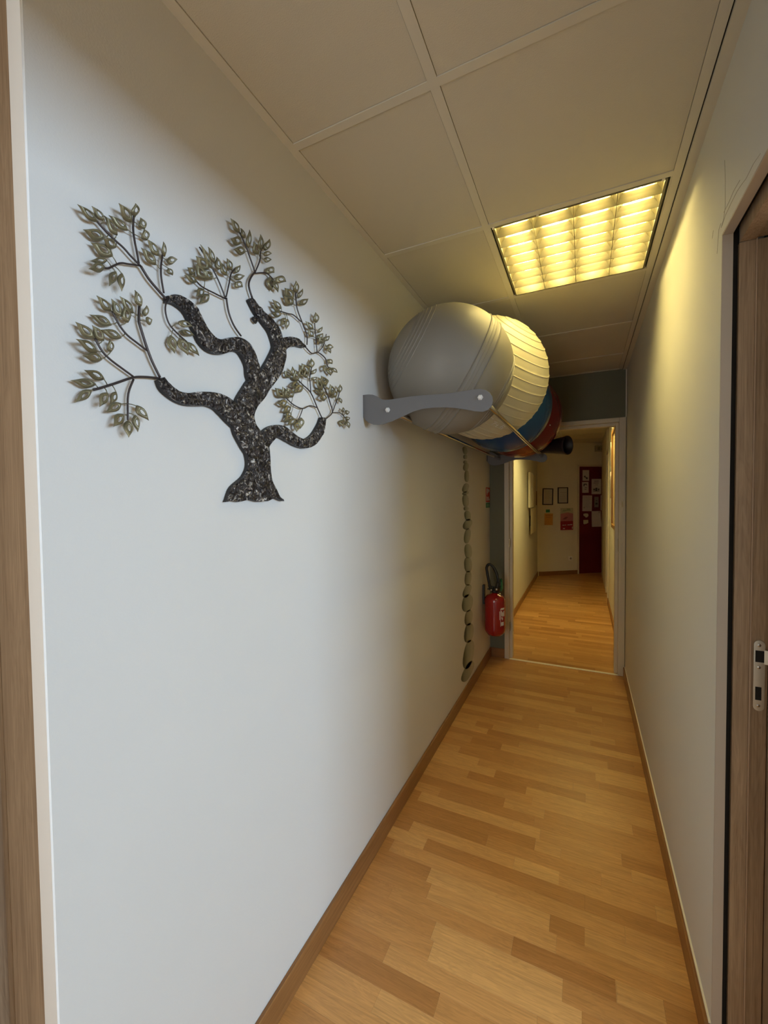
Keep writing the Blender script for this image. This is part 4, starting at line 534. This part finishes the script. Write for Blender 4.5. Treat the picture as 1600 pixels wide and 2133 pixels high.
# profile of a leaf: outer outline and slot, along 0..1 from stem to tip
OUT = [(0, .02), (.06, .34), (.18, .74), (.34, 1.0), (.50, .95), (.66, .70), (.80, .38), (.91, .14), (1.0, .0)]
INN = [(.26, .0), (.30, .20), (.38, .34), (.46, .36), (.56, .28), (.62, .14), (.66, 0)]
def leaf(B):
    by, bz, ty_, tz, s1y, s1z, s2y, s2z = B
    base = Vector((0, by, bz)); tip = Vector((0, ty_, tz)); ax = (tip-base)*1.06
    side = Vector((0, s1y-s2y, s1z-s2z)); hw = side.length/2*1.03; sd = side.normalized()
    tiltt = lr.uniform(-0.35, 0.35); lift = lr.uniform(-0.002, 0.010); curl = lr.uniform(-0.06, 0.06)
    x0 = WX+0.0125+lr.uniform(-0.003, 0.004)
    def P(t, o, zoff=0):
        k = base+ax*t+sd*o*hw+sd*curl*ax.length*math.sin(t*PI)*0.6
        x = x0+lift*t+tiltt*o*hw*0.7+0.004*math.sin(t*PI)-0.0045*abs(o)
        return (x+zoff, k.y, k.z)
    # outer loop and inner loop with the same count
    N_ = 20; outer = []; inner = []
    def interp(tab, t):
        for i in range(len(tab)-1):
            if tab[i][0] <= t <= tab[i+1][0]:
                q = (t-tab[i][0])/(tab[i+1][0]-tab[i][0]+1e-9); return tab[i][1]*(1-q)+tab[i+1][1]*q
        return 0
    for k in range(N_):
        a = 2*PI*k/N_; t = 0.5-0.5*math.cos(a); s = 1 if math.sin(a) >= 0 else -1
        if abs(math.sin(a)) < 1e-6: s = 1
        outer.append((t, s*interp(OUT, min(1, t))))
        t2 = 0.26+0.40*t; inner.append((t2, s*interp(INN, t2)))
    v = [P(t, o) for t, o in outer]+[P(t, o, 0.0018) for t, o in [((a[0]+b[0])/2, (a[1]+b[1])/2) for a, b in zip(outer, inner)]]+[P(t, o) for t, o in inner]
    nv = len(v); v += [(x-0.0012, y, z) for x, y, z in v]
    f = []
    for k in range(N_):
        j = (k+1) % N_
        for ring in (0, N_):
            f += [(ring+k, ring+j, ring+N_+j, ring+N_+k), (nv+ring+N_+k, nv+ring+N_+j, nv+ring+j, nv+ring+k)]
        f += [(k, nv+k, nv+j, j), (2*N_+j, nv+2*N_+j, nv+2*N_+k, 2*N_+k)]
    # short wire stem to the nearest twig
    near = min(TWPTS, key=lambda q: (q[0]-by)**2+(q[1]-bz)**2); tgt = near
    if math.hypot(near[0]-by, near[1]-bz) < 0.05:
        # join a little further down the twig, as the stems do
        mb = MB(); mb.v = [tuple(q) for q in v]; mb.f = f
        mb.tube([P(0.10, 0), ((x0+WX+0.010)/2, (by+tgt[0])/2, (bz+tgt[1])/2), (WX+0.010, tgt[0], tgt[1])], 0.0009, 5); v, f = mb.v, mb.f
    o = link('leaf', [local(q) for q in v], f, M['leaf'], tree, True)
TWPTS = [q for pts_, r in WIRES for q in pts_]
for B in LEAVES: leaf(B)

# ---- rack for the exercise balls
RF, RB = (-0.316, 1.778), (-0.660, 1.771)     # rod centres (x, z)
YF, YB = 1.420, 3.700
rack = thing('ball_rack', 'grey wall rack with two long chrome rods carrying exercise balls near the ceiling', 'rack', (WX, 2.5, 1.73))
def loc2(v): return (v[0]-WX, v[1]-2.5, v[2]-1.73)
ARM = [(-0.765,1.839),(-0.742,1.8385),(-0.722,1.835),(-0.705,1.827),(-0.690,1.8165),(-0.676,1.811),(-0.655,1.809),(-0.62,1.8095),(-0.57,1.811),(-0.50,1.8085),(-0.435,1.805),(-0.375,1.8065),(-0.335,1.808),(-0.315,1.807),(-0.298,1.801),(-0.284,1.790),(-0.2755,1.775),(-0.2745,1.760),(-0.279,1.745),(-0.290,1.734),(-0.307,1.729),(-0.335,1.7335),(-0.367,1.743),(-0.40,1.751),(-0.435,1.757),(-0.48,1.761),(-0.524,1.761),(-0.56,1.755),(-0.599,1.742),(-0.64,1.729),(-0.68,1.720),(-0.70,1.7195),(-0.722,1.7225),(-0.741,1.7305),(-0.755,1.741),(-0.765,1.757)]
for yy, s in ((YF, -1), (YB, 1)):
    b = MB().prism(ARM, lambda x, z: loc2((x, yy-0.0025, z)), lambda x, z: loc2((x, yy+0.0025, z))).build('bracket', M['bracket'], rack); bevel(b, 0.001)
    bevel(MB().box(*[q for q in (0.0, 0.004)], yy-2.5-0.0025*s, yy-2.5-0.045*s, 1.757-1.73, 1.839-1.73).build('wall_flange', M['bracket'], b), 0.001) if True else None
    for x, z in (RF, RB):
        cap = MB().lathe([(0.0001,0.002),(0.0050,0.0015),(0.0078,-0.001),(0.0084,-0.005),(0.0098,-0.0060),(0.0098,-0.008)], 6 if s < 0 else 10, loc2((x, yy+s*0.0105, z)), (0, s, 0)).build('bolt_cap', M['bolt'], b)
for x, z in (RF, RB):
    MB().tube([loc2((x, YF+0.003+(YB-YF-0.006)*i/8, z)) for i in range(9)], 0.0098, 16).build('rod', M['chrome'], rack, True)

# ---- exercise balls
BALLS = [((-0.506, 1.700, 1.968), 0.257), ((-0.460, 2.205, 2.053), 0.304), ((-0.472, 2.815, 2.033), 0.292), ((-0.455, 3.375, 2.060), 0.309)]
def squash(p, i):
    """flatten the soft ball against its neighbours, the wall and the rods"""
    c, R = BALLS[i]; c = Vector(c)
    for j in (i-1, i+1):
        if 0 <= j < 4:
            c2, R2 = BALLS[j]; c2 = Vector(c2); d = (c2-c).length
            if d < R+R2:
                n = (c2-c)/d; m_ = (d*d+R*R-R2*R2)/(2*d)-0.0015
                k = (p-c).dot(n)
                if k > m_: p = p-n*(k-m_)
    if p.x < WX+0.002: p.x = WX+0.002
    if p.y < YF+0.006: p.y = YF+0.006
    if p.y > YB-0.006: p.y = YB-0.006
    for x, z in (RF, RB):
        dx, dz = p.x-x, p.z-z; d = math.hypot(dx, dz)
        if d < 0.0125: 
            if d < 1e-6: dx, dz, d = 0, 1, 1
            p.x = x+dx/d*0.0125; p.z = z+dz/d*0.0125
    return p
def ball(i, axis, ridges, m, label, seams=()):
    c, R = BALLS[i]; t = None
    prof = []; A = Vector(axis).normalized()
    ths = {k*1.8 for k in range(101)}
    for a, wd, h in ridges: ths |= {a+wd*q for q in (-1, -.6, -.3, 0, .3, .6, 1)}
    ths = sorted(q for q in ths if 0 <= q <= 180)
    for q_ in ths:
        th = math.radians(q_); r = R
        for a, wd, h in ridges:
            d = abs(math.degrees(th)-a)
            if d < wd: r += h*(0.5+0.5*math.cos(PI*d/wd))
        prof.append((max(0.0002, r*math.sin(th)), r*math.cos(th)))
    mb = MB().lathe(prof, 112, (0, 0, 0), A, True)
    C_ = Vector(c)
    mb.v = [tuple(squash(Vector(q)+C_, i)-C_) for q in mb.v]
    o = mb.build('exercise_ball', m, None, True, loc=c)
    return tag(o, label, 'ball', 'exercise balls on the wall rack')
def band(c, n_, sp, wd=0.55, h=0.0016): return [(c+(k-(n_-1)/2)*sp, wd, h) for k in range(n_)]
g_r = band(38, 5, 4.0, 0.45, 0.0020)+band(95, 1, 3, 0.5, 0.0038)+band(100, 2, 2.6, 0.35, 0.0010)+band(106, 1, 3, 0.5, 0.0038)+band(138, 2, 3.5, 0.5, 0.0030)+band(144, 2, 3, 0.5, 0.0018)
b1 = ball(0, (-0.72, -0.52, 0.46), g_r, M['ball_grey'], 'grey-beige ribbed exercise ball, nearest on the rack, against the front bracket')
c_r = [(8+8.0*k, 0.45, 0.0024) for k in range(21)]
b2 = ball(1, (0.62, -0.30, 0.72), c_r, M['ball_cream'], 'cream exercise ball with many raised rings, second on the rack')
b3 = ball(2, (0.4, 0.9, 0.2), [(88, 1.2, 0.0016), (92, 1.2, 0.0016)], M['ball_blue'], 'blue exercise ball between the cream and the red ball')
b4 = ball(3, (0.3, 0.95, 0.1), [(88, 1.2, 0.0016)], M['ball_red'], 'dark red exercise ball, farthest on the rack')
# worn white lettering on the cream ball, lower right
def on_ball(i, d, r_off=0.0012):
    c, R = BALLS[i]; d = Vector(d).normalized(); return d*(R+r_off)
def glyph(i, dirs, m, name, parent, rad=0.0022):
    MB().tube([on_ball(i, d) for d in dirs], rad, 5).build(name, m, parent, True)
def cam_dir(i, px, py):
    """direction from ball centre to the first hit of a line of sight, used once to find where the lettering sits on the ball"""
    c, R = BALLS[i]; C_ = Vector(c)-Vector((0, 0, H)); d = (_f+_r*((px-800)/FPX)-_u*((py-1066.5)/FPX)).normalized()
    b_ = d.dot(C_); q = b_*b_-C_.length_squared+R*R
    return (d*(b_-math.sqrt(max(q, 0)))-C_)
for st_ in ([(1020,866),(1024,868)], [(1022,869),(1028,872),(1023,874)], [(1024,884),(1031,881),(1035,884)], [(1032,888),(1038,884)], [(1041,890),(1050,885),(1052,889)], [(1044,893),(1048,889)], [(1030,878),(1036,880)]):
    glyph(1, [cam_dir(1, *p) for p in st_], M['white'], 'worn_letter', b2, 0.0022)
glyph(3, [cam_dir(3, 1145, 885), cam_dir(3, 1146, 886)], M['white'], 'valve_plug', b4, 0.004)

# ---- dark hollow roll lying behind the red ball
tr = thing('foam_roll', 'black hollow flared roll lying across the rods behind the red ball', 'roll', (-0.316, 3.615, 1.79))
def roll():
    a = Vector((-0.010, 0.022, 0.056)); b = Vector((0.205, -0.095, 0.048)); ax = (b-a).normalized(); ln = (b-a).length
    prof = [(0.030, 0.0), (0.047, 0.02), (0.056, ln*0.5), (0.067, ln*0.85), (0.073, ln-0.004), (0.072, ln), (0.068, ln-0.002), (0.060, ln*0.75), (0.045, ln*0.3), (0.004, ln*0.28)]
    MB().lathe(prof, 36, a, ax, True).build('roll_body', M['blackish'], tr, True)
    MB().lathe([(0.0710, ln-0.012), (0.0738, ln-0.009), (0.0710, ln-0.006)], 36, a, ax, False).build('hem', mat('plum_hem', (0.06, 0.03, 0.04), 0.5), tr, True)
roll()

# ---- painted column of stacked pebbles on the left wall
vine = thing('pebble_mural', 'grey-green stacked pebbles painted as a slim vertical column on the left wall', 'mural', (WX, 3.0, 0.1))
for B in VINE:
    cy_, cz, uy, uz, vy, vz = B
    v = []; n = 20
    for k in range(n):
        a = 2*PI*k/n; p = 2.4
        ca, sa = math.cos(a), math.sin(a); ca = math.copysign(abs(ca)**(2/p), ca); sa = math.copysign(abs(sa)**(2/p), sa)
        v.append((cy_-3.0+((uy-cy_)*ca+(vy-cy_)*sa)*1.1, cz-0.1+((uz-cz)*ca+(vz-cz)*sa)*1.08))
    mb = MB().prism(v, lambda y, z: (0.0003, y, z), lambda y, z: (0.0016, y, z)); o = mb.build('pebble', M['pebble'], vine)

# ---- fire extinguisher, its signs
ex = thing('fire_extinguisher', 'red fire extinguisher with a black looped hose hung in the far left corner', 'extinguisher', (-0.665, 3.50, 0.30))
body = MB().lathe([(0.045,0.0),(0.060,0.002),(0.075,0.022),(0.0825,0.040),(0.0835,0.06),(0.0835,0.285),(0.080,0.305),(0.068,0.326),(0.045,0.338),(0.022,0.345),(0.021,0.352)], 48).build('cylinder', M['ext_red'], ex, True)
MB().lathe([(0.022,0.350),(0.028,0.354),(0.028,0.368),(0.020,0.374),(0.020,0.392),(0.012,0.398)], 24).build('valve', M['black'], ex, True)
hn = MB().box(-0.060, 0.035, -0.012, 0.012, 0.372, 0.385).build('lower_grip', M['black'], ex); bevel(hn, 0.003)
hn = MB().add([(-0.055,-0.010,0.398),(0.03,-0.010,0.388),(0.03,0.010,0.388),(-0.055,0.010,0.398),(-0.055,-0.010,0.410),(0.03,-0.010,0.398),(0.03,0.010,0.398),(-0.055,0.010,0.410)], [(0,3,2,1),(4,5,6,7),(0,1,5,4),(1,2,6,5),(2,3,7,6),(3,0,4,7)]).build('lever', M['black'], ex); bevel(hn, 0.002)
def cr(P, m_=8):
    P = [Vector(p) for p in P]; out = []
    for i in range(len(P)-1):
        p0, p1, p2, p3 = P[max(i-1,0)], P[i], P[i+1], P[min(i+2, len(P)-1)]
        for k in range(m_):
            t = k/m_; out.append(0.5*((2*p1)+(p2-p0)*t+(2*p0-5*p1+4*p2-p3)*t*t+(3*p1-p0-3*p2+p3)*t**3))
    out.append(P[-1]); return out
MB().tube(cr([(-0.030,-0.02,0.375),(-0.042,-0.03,0.44),(-0.056,-0.03,0.52),(-0.060,-0.03,0.565),(-0.040,-0.03,0.59),(-0.010,-0.03,0.575),(0.020,-0.03,0.52),(0.033,-0.03,0.46),(0.030,-0.03,0.41),(0.022,-0.02,0.375)], 6), 0.0115, 12).build('hose', M['black'], ex, True)
MB().tube([(0.031,-0.03,0.45),(0.029,-0.03,0.42),(0.022,-0.025,0.37)], [0.013,0.017,0.018], 12).build('nozzle', M['black'], ex, True)
MB().lathe([(0.002,0),(0.009,0.002),(0.009,0.020),(0.002,0.022)], 12, (0.022,-0.042,0.378), (0,-0.3,1)).build('collar', M['steel'], ex, True)
MB().lathe([(0.002,0),(0.006,0.001),(0.006,0.012),(0.002,0.013)], 12, (-0.022,-0.036,0.372), (0,-0.2,1)).build('pin', M['steel'], ex, True)
MB().tube([(0.045,-0.01,0.40),(0.060,-0.01,0.43),(0.052,-0.01,0.47),(0.058,0.0,0.40),(0.048,0.0,0.37)], 0.009, 7).build('green_seal', M['signgreen'], ex, True)
MB().lathe([(0.002,0),(0.008,0.002),(0.008,0.01),(0.002,0.012)], 12, (0.046,-0.05,0.352), (0.5,-0.6,0.5)).build('gauge', M['steel'], ex, True)
box('wall_hook', -0.0985, -0.083, -0.02, 0.02, 0.25, 0.41, M['black'], ex)
# white label lettering wrapped on the cylinder (illegible rows and a vertical bar)
def cyl_patch(a0, a1, z0, z1, m, name, parent, R=0.0842):
    v = []; n = 6
    for k in range(n+1):
        a = math.radians(a0+(a1-a0)*k/n)
        for z in (z0, z1):
            for r in (R-0.0006, R): v.append((r*math.cos(a), r*math.sin(a), z))
    f = []
    for k in range(n):
        q = 4*k; f += [(q+1, q+5, q+7, q+3), (q, q+2, q+6, q+4), (q, q+4, q+5, q+1), (q+2, q+3, q+7, q+6)]
    f += [(0,1,3,2), (4*n, 4*n+2, 4*n+3, 4*n+1)]
    return v, f
lab = MB()
for a0, a1, z0, z1 in [(-49,-47,0.09,0.235),(-54,-51,0.145,0.215),(-45,-20,0.225,0.240),(-44,-38,0.175,0.218),(-36,-30,0.170,0.205),(-43,-40,0.150,0.170),(-37,-31,0.140,0.163),(-44,-24,0.095,0.125),(-28,-18,0.17,0.215)]:
    lab.add(*cyl_patch(a0, a1, z0, z1, None, None, None))
lab.build('label_print', M['white'], ex)

def wall_sheet(name, label, cat, y0, y1, z0, z1, m, th=0.003, group=None):
    o = thing(name, label, cat, (WX, (y0+y1)/2, z0), group)
    box('panel', 0.0004, th, -(y1-y0)/2, (y1-y0)/2, 0, z1-z0, m, o); return o
s1 = wall_sheet('fire_sign', 'red rectangular fire sign on the left wall above the extinguisher', 'sign', 3.632, 3.785, 1.402, 1.530, M['signred'])
pic = MB()
for y0, y1, z0, z1 in [(-0.060,-0.020,0.075,0.120),(-0.050,-0.030,0.060,0.075),(-0.010,0.012,0.080,0.118),(0.020,0.060,0.090,0.112),(-0.06,-0.035,0.012,0.050),(-0.020,0.0,0.012,0.045),(0.010,0.03,0.015,0.05),(0.040,0.062,0.012,0.03)]:
    pic.box(0.003, 0.0034, y0, y1, z0, z1)
pic.build('white_pictogram', M['white'], s1)
s2 = wall_sheet('green_sign', 'small green notice directly below the red fire sign', 'sign', 3.632, 3.785, 1.353, 1.396, M['signgreen'])
pic = MB().box(0.003, 0.0034, -0.05, 0.02, 0.010, 0.032).box(0.003, 0.0034, 0.035, 0.06, 0.008, 0.030).build('pale_print', mat('pale_green_print', (0.2, 0.42, 0.22), 0.6), s2)

# ---- far angled wall: framed sheets, papers, poster, socket, exit sign
def on_diag(name, label, cat, s0, s1, z0, d=0.0, group=None):
    p = A0+AD*(s0+s1)/2+AN*d
    return thing(name, label, cat, (p.x, p.y, z0), group, rot=ANG)
def dlocal(mb_or_name): pass
def lines(parent, w_, rows_, m, y=-0.0016, name='text_lines'):
    mb = MB()
    for x0, x1, z0, z1 in rows_: mb.box(x0*w_, x1*w_, y-0.0004, y, z0, z1)
    return mb.build(name, m, parent)
def frame(s0, s1, z0, z1, tilt, label, rows_):
    t = on_diag('picture_frame', label, 'frame', s0, s1, z0, 0, 'black framed sheets on the far wall'); w_ = (s1-s0)/2; h = z1-z0; b = 0.016
    t.rotation_euler = (0, tilt, ANG)
    bevel(MB().box(-w_, w_, -0.014, -0.0005, 0, b).box(-w_, w_, -0.014, -0.0005, h-b, h).box(-w_, -w_+b, -0.014, -0.0005, b, h-b).box(w_-b, w_, -0.014, -0.0005, b, h-b).build('frame_border', M['black'], t), 0.001)
    MB().box(-w_+b, w_-b, -0.005, -0.0005, b, h-b).build('sheet', M['paper_dim'], t)
    lines(t, 1, rows_, M['greyink'], -0.005)
frame(0.064, 0.274, 1.297, 1.599, 0.02, 'black framed typed sheet, left one of the pair on the far wall', [(-0.06,0.07,0.125,0.131)]+[(-0.06, 0.04+0.02*(k % 3), 0.15+0.016*k, 0.153+0.016*k) for k in range(8)])
frame(0.372, 0.580, 1.320, 1.618, 0.0, 'black framed typed sheet, right one of the pair, nearer the red door', [(-0.06,0.07,0.195,0.201),(-0.07,0.07,0.262,0.268)]+[(-0.06, 0.03+0.02*(k % 3), 0.06+0.016*k, 0.063+0.016*k) for k in range(7)])
def sheet(name, label, s0, s1, z0, z1, m, rows_=(), ink='greyink', d=0.0, cat='paper', group=None, tilt=0.0, poly=None, curl=0.0):
    t = on_diag(name, label, cat, s0, s1, z0, d, group); t.rotation_euler = (0, tilt, ANG); w_ = (s1-s0)/2; h = z1-z0
    if poly: MB().prism([(x*w_, z*h) for x, z in poly], lambda x, z: (x, -0.0012, z), lambda x, z: (x, -0.0002, z)).build('sheet', m, t)
    else:
        # gently curling paper
        n = 6; v = []; f = []
        for k in range(n+1):
            z = h*k/n; c = curl*(1-k/n)**2
            for x in (-w_, 0, w_): 
                for q in (-0.0012, -0.0002): v.append((x, q-c*(1+0.5*x/w_), z))
        for k in range(n):
            for c in (0, 1):
                q = 6*k+2*c; f += [(q, q+2, q+8, q+6), (q+1, q+7, q+9, q+3)]
            q = 6*k; f += [(q, q+6, q+7, q+1), (q+4, q+5, q+11, q+10)]
        f += [(0,1,3,2),(2,3,5,4),(6*n, 6*n+2, 6*n+3, 6*n+1),(6*n+2, 6*n+4, 6*n+5, 6*n+3)]
        MB().add(v, f).build('sheet', m, t)
    if rows_: lines(t, w_, [(a, b, c*h, e*h) for a, b, c, e in rows_], M[ink], -0.0014)
    return t
sheet('notice', 'orange printed sheet on the far wall below the left framed sheet', 0.106, 0.273, 0.928, 1.141, M['orange'], [(-0.8,0.9,0.82,0.87),(-0.7,0.5,0.66,0.70),(-0.6,0.8,0.5,0.54),(-0.5,0.6,0.36,0.40),(-0.75,0.3,0.2,0.24)], 'orange_d', tilt=0.03, curl=0.004)
sheet('label_card', 'small dark green card above the orange sheet', 0.137, 0.217, 1.160, 1.213, M['signgreen'])
pt = on_diag('poster', 'pink and dark red printed poster between the framed sheets and the red door', 'poster', 0.432, 0.692, 0.828)
MB().box(-0.13, 0.13, -0.0012, -0.0002, 0, 0.165).build('red_field', M['posterred'], pt)
MB().box(-0.13, 0.13, -0.0012, -0.0002, 0.165, 0.30).add([(-0.13,-0.0012,0.30),(0.02,-0.0012,0.325),(0.13,-0.0012,0.30),(-0.13,-0.0002,0.30),(0.02,-0.0002,0.325),(0.13,-0.0002,0.30)],[(0,1,2),(5,4,3),(0,3,4,1),(1,4,5,2)]).build('pink_field', M['posterpink'], pt)
MB().box(-0.13, 0.13, -0.0011, -0.0002, 0.30, 0.408).build('grey_field', M['postergrey'], pt)
lines(pt, 0.13, [(-0.7,-0.35,0.085,0.096),(-0.28,-0.10,0.087,0.098),(0.10,0.50,0.087,0.100),(0.52,0.86,0.090,0.104),(-0.6,-0.3,0.02,0.035)], M['white'])
lines(pt, 0.13, [(-0.7,-0.2,0.345,0.350),(-0.6,0.6,0.362,0.370),(0.0,0.5,0.382,0.390)], M['signgreen'], name='green_script')
MB().add([(-0.09,-0.0016,0.20),(-0.03,-0.0016,0.195),(0.03,-0.0016,0.24),(-0.02,-0.0016,0.245),(-0.09,-0.0012,0.20),(-0.03,-0.0012,0.195),(0.03,-0.0012,0.24),(-0.02,-0.0012,0.245)],[(0,1,2,3),(7,6,5,4),(0,4,5,1),(1,5,6,2),(2,6,7,3),(3,7,4,0)]).build('shadow_figure', mat('poster_mauve', (0.22,0.07,0.09), 0.6), pt)
MB().box(0.105, 0.122, -0.0016, -0.0012, 0.02, 0.06).build('corner_emblem', M['postergrey'], pt)
# papers on the red door
DD = -0.012
g = 'papers taped to the red door'
def T(n, a=0.92, b=0.15, st=0.085): return [(-0.8, 0.45+0.3*((k*7) % 3)/2, a-k*st-0.012, a-k*st) for k in range(n)]
q = sheet('paper_sheet', 'topmost narrow paper on the red door, two dark marks near its foot', 0.893, 1.030, 1.735, 1.936, M['paper'], [(-0.55,-0.1,0.33,0.47),(0.05,0.55,0.17,0.32),(-0.15,0.15,0.27,0.36)], 'ink', DD, group=g)
q = sheet('paper_sheet', 'narrow paper second from the top at the red door left edge, dark arched drawing', 0.888, 1.022, 1.513, 1.715, M['paper'], [(-0.5,0.4,0.76,0.84),(-0.6,-0.25,0.62,0.76),(0.3,0.5,0.68,0.76),(-0.2,0.5,0.45,0.49),(-0.3,0.3,0.3,0.34)], 'ink', DD, group=g, tilt=-0.02)
q = sheet('paper_sheet', 'large white sheet on the red door with a black drawing at its foot', 1.083, 1.283, 1.486, 1.770, M['paper'], [(-0.5,0.5,0.84,0.87),(-0.6,0.5,0.72,0.75),(-0.3,0.35,0.60,0.62),(-0.65,0.65,0.18,0.22),(-0.65,-0.25,0.26,0.36),(-0.2,0.2,0.22,0.42),(0.3,0.65,0.26,0.36)], 'ink', DD, group=g)
q = sheet('paper_sheet', 'large pinkish typed sheet at the red door left edge, below two narrow papers', 0.890, 1.090, 1.169, 1.464, M['paper'], T(9)+[(-0.75,-0.5,0.19,0.26)], 'greyink', DD, group=g, tilt=0.015)
q = sheet('paper_slip', 'dim narrow slip in the middle of the red door between two larger sheets', 1.142, 1.232, 1.240, 1.437, mat('dim_paper', (0.26,0.24,0.20), 0.8), [(-0.5,0.5,0.25,0.42),(-0.3,0.3,0.6,0.66)], 'ink', DD, group=g)
q = sheet('paper_sheet', 'white sheet on the red door, right of the dim narrow slip', 1.272, 1.472, 1.180, 1.466, M['paper'], [(-0.35,-0.1,0.62,0.88)]+T(4, 0.5), 'greyink', DD, group=g)
q = sheet('paper_note', 'small rounded cream note on the red door, upper of two', 0.914, 1.018, 1.049, 1.127, mat('cream_note', (0.62,0.56,0.42), 0.8), (), 'ink', DD, group=g, poly=[(-1,.9),(-.5,1),(.6,1),(1,.8),(1,.4),(.6,.1),(0,0),(-.5,.3),(-1,.5)])
q = sheet('paper_note', 'small torn cream note on the red door, lower of two', 0.914, 1.018, 0.925, 1.006, mat('cream_note_2', (0.58,0.54,0.40), 0.8), (), 'ink', DD, group=g, poly=[(-1,1),(.9,1),(1,.35),(.3,.1),(-.8,0),(-1,.2)])
q = sheet('paper_sheet', 'lowest large white sheet on the red door, its foot curling outward', 1.086, 1.276, 0.875, 1.168, M['paper'], [(0.55,0.8,0.82,0.98)]+T(6, 0.8), 'greyink', DD, group=g, curl=0.02)
q = sheet('paper_sheet', 'white sheet high on the red door, right of the one with a black drawing', 1.338, 1.538, 1.490, 1.764, M['paper'], T(5), 'greyink', DD, group=g)
q = sheet('paper_sheet', 'white sheet low on the red door, right of the curling one', 1.342, 1.532, 0.919, 1.135, M['paper'], T(4), 'greyink', DD, group=g)
so = on_diag('wall_socket', 'white wall socket low on the far wall left of the red door', 'socket', 0.596, 0.676, 0.258)
bevel(MB().box(-0.04, 0.04, -0.010, -0.0004, 0, 0.08).build('cover', M['plaster'], so), 0.002)
MB().lathe([(0.0005,0),(0.019,0),(0.021,0.003)], 20, (0, -0.0105, 0.04), (0,-1,0)).build('recess', M['greyink'], so, True)
exs = on_diag('exit_sign', 'small beige exit light box high on the far wall above the red door', 'sign', 1.13, 1.45, 2.275)
bevel(MB().box(-0.16, 0.16, -0.045, -0.0005, 0, 0.115).build('light_box', M['exit'], exs), 0.004)
lines(exs, 0.16, [(-0.8,-0.45,0.025,0.09),(-0.3,0.8,0.080,0.088),(-0.3,0.1,0.03,0.065),(0.2,0.8,0.03,0.04)], M['exit_g'], -0.045, 'sign_print')

# ---- left wall of the far corridor: two white canvases and hanging sheets, seen edge-on
def left_item(name, label, cat, y0, y1, z0, z1, d0, d1, m, group=None):
    t = thing(name, label, cat, (WX, (y0+y1)/2, z0), group); h = (y1-y0)/2
    bevel(MB().box(max(d0, 0.0006), d1, -h, h, 0, z1-z0).build('panel', m, t), 0.002)
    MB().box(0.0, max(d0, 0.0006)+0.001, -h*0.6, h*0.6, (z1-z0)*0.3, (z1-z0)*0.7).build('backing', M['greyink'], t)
    return t
left_item('canvas', 'white edge-on wall panel beyond the doorway, nearer of two', 'panel', 6.55, 6.98, 1.285, 1.815, 0.012, 0.042, M['plaster'], 'white panels on the left wall beyond the doorway')
left_item('canvas', 'white edge-on wall panel beyond the doorway, farther of two', 'panel', 7.08, 7.45, 1.285, 1.80, 0.012, 0.036, M['white_frame'], 'white panels on the left wall beyond the doorway')
t = left_item('hanging_sheet', 'cream hanging sheet on the left wall below the white panels', 'paper', 6.72, 7.50, 0.87, 1.27, 0.030, 0.033, M['wallback'])
t = left_item('small_picture', 'small brown picture near the far left corner beyond the doorway', 'picture', 7.62, 7.86, 1.30, 1.55, 0.0, 0.012, mat('brown_print', (0.25,0.16,0.07), 0.7, mottle=0.4, mscale=40))

# ---- cork-like framed board and loose sheets on the right wall past the doorway
bd = thing('notice_board', 'brown wooden framed notice board seen edge-on past the doorway on the right', 'board', (RX, 5.0, 1.10))
b_ = MB()
Y0_, Y1_ = 4.18, 5.30
for a in ((Y0_, Y0_+0.04, 1.10, 2.16), (Y1_-0.04, Y1_, 1.10, 2.16), (Y0_+0.04, Y1_-0.04, 1.10, 1.14), (Y0_+0.04, Y1_-0.04, 2.12, 2.16)): b_.box(-0.026, -0.0006, a[0]-5, a[1]-5, a[2]-1.10, a[3]-1.10)
bevel(b_.build('board_frame', M['framewood'], bd), 0.002)
box('board_field', -0.010, -0.0006, Y0_+0.04-5, Y1_-0.04-5, 0.04, 1.02, mat('cork', (0.42,0.30,0.15), 0.9, mottle=0.2, mscale=80), bd)
for i, (ya, yb, za, zb_, lab_) in enumerate([(5.34,5.55,1.78,2.05,'upper loose paper curling off the right wall beyond the notice board'),(5.36,5.58,1.42,1.72,'lower loose paper curling off the right wall beyond the notice board')]):
    t = thing('loose_paper', lab_, 'paper', (RX, (ya+yb)/2, za), 'loose papers beyond the notice board'); n = 6; v = []; f = []
    for k in range(n+1):
        s = k/n; x = -0.002-0.030*(1-s)**2
        for z in (0, zb_-za): v += [(x-0.0008, (s-0.5)*(yb-ya), z), (x, (s-0.5)*(yb-ya), z)]
    for k in range(n):
        q = 4*k; f += [(q, q+2, q+6, q+4), (q+1, q+5, q+7, q+3), (q, q+4, q+5, q+1), (q+2, q+3, q+7, q+6)]
    f += [(0,1,3,2), (4*n, 4*n+2, 4*n+3, 4*n+1)]
    MB().add(v, f).build('sheet', M['paper'], t, True)
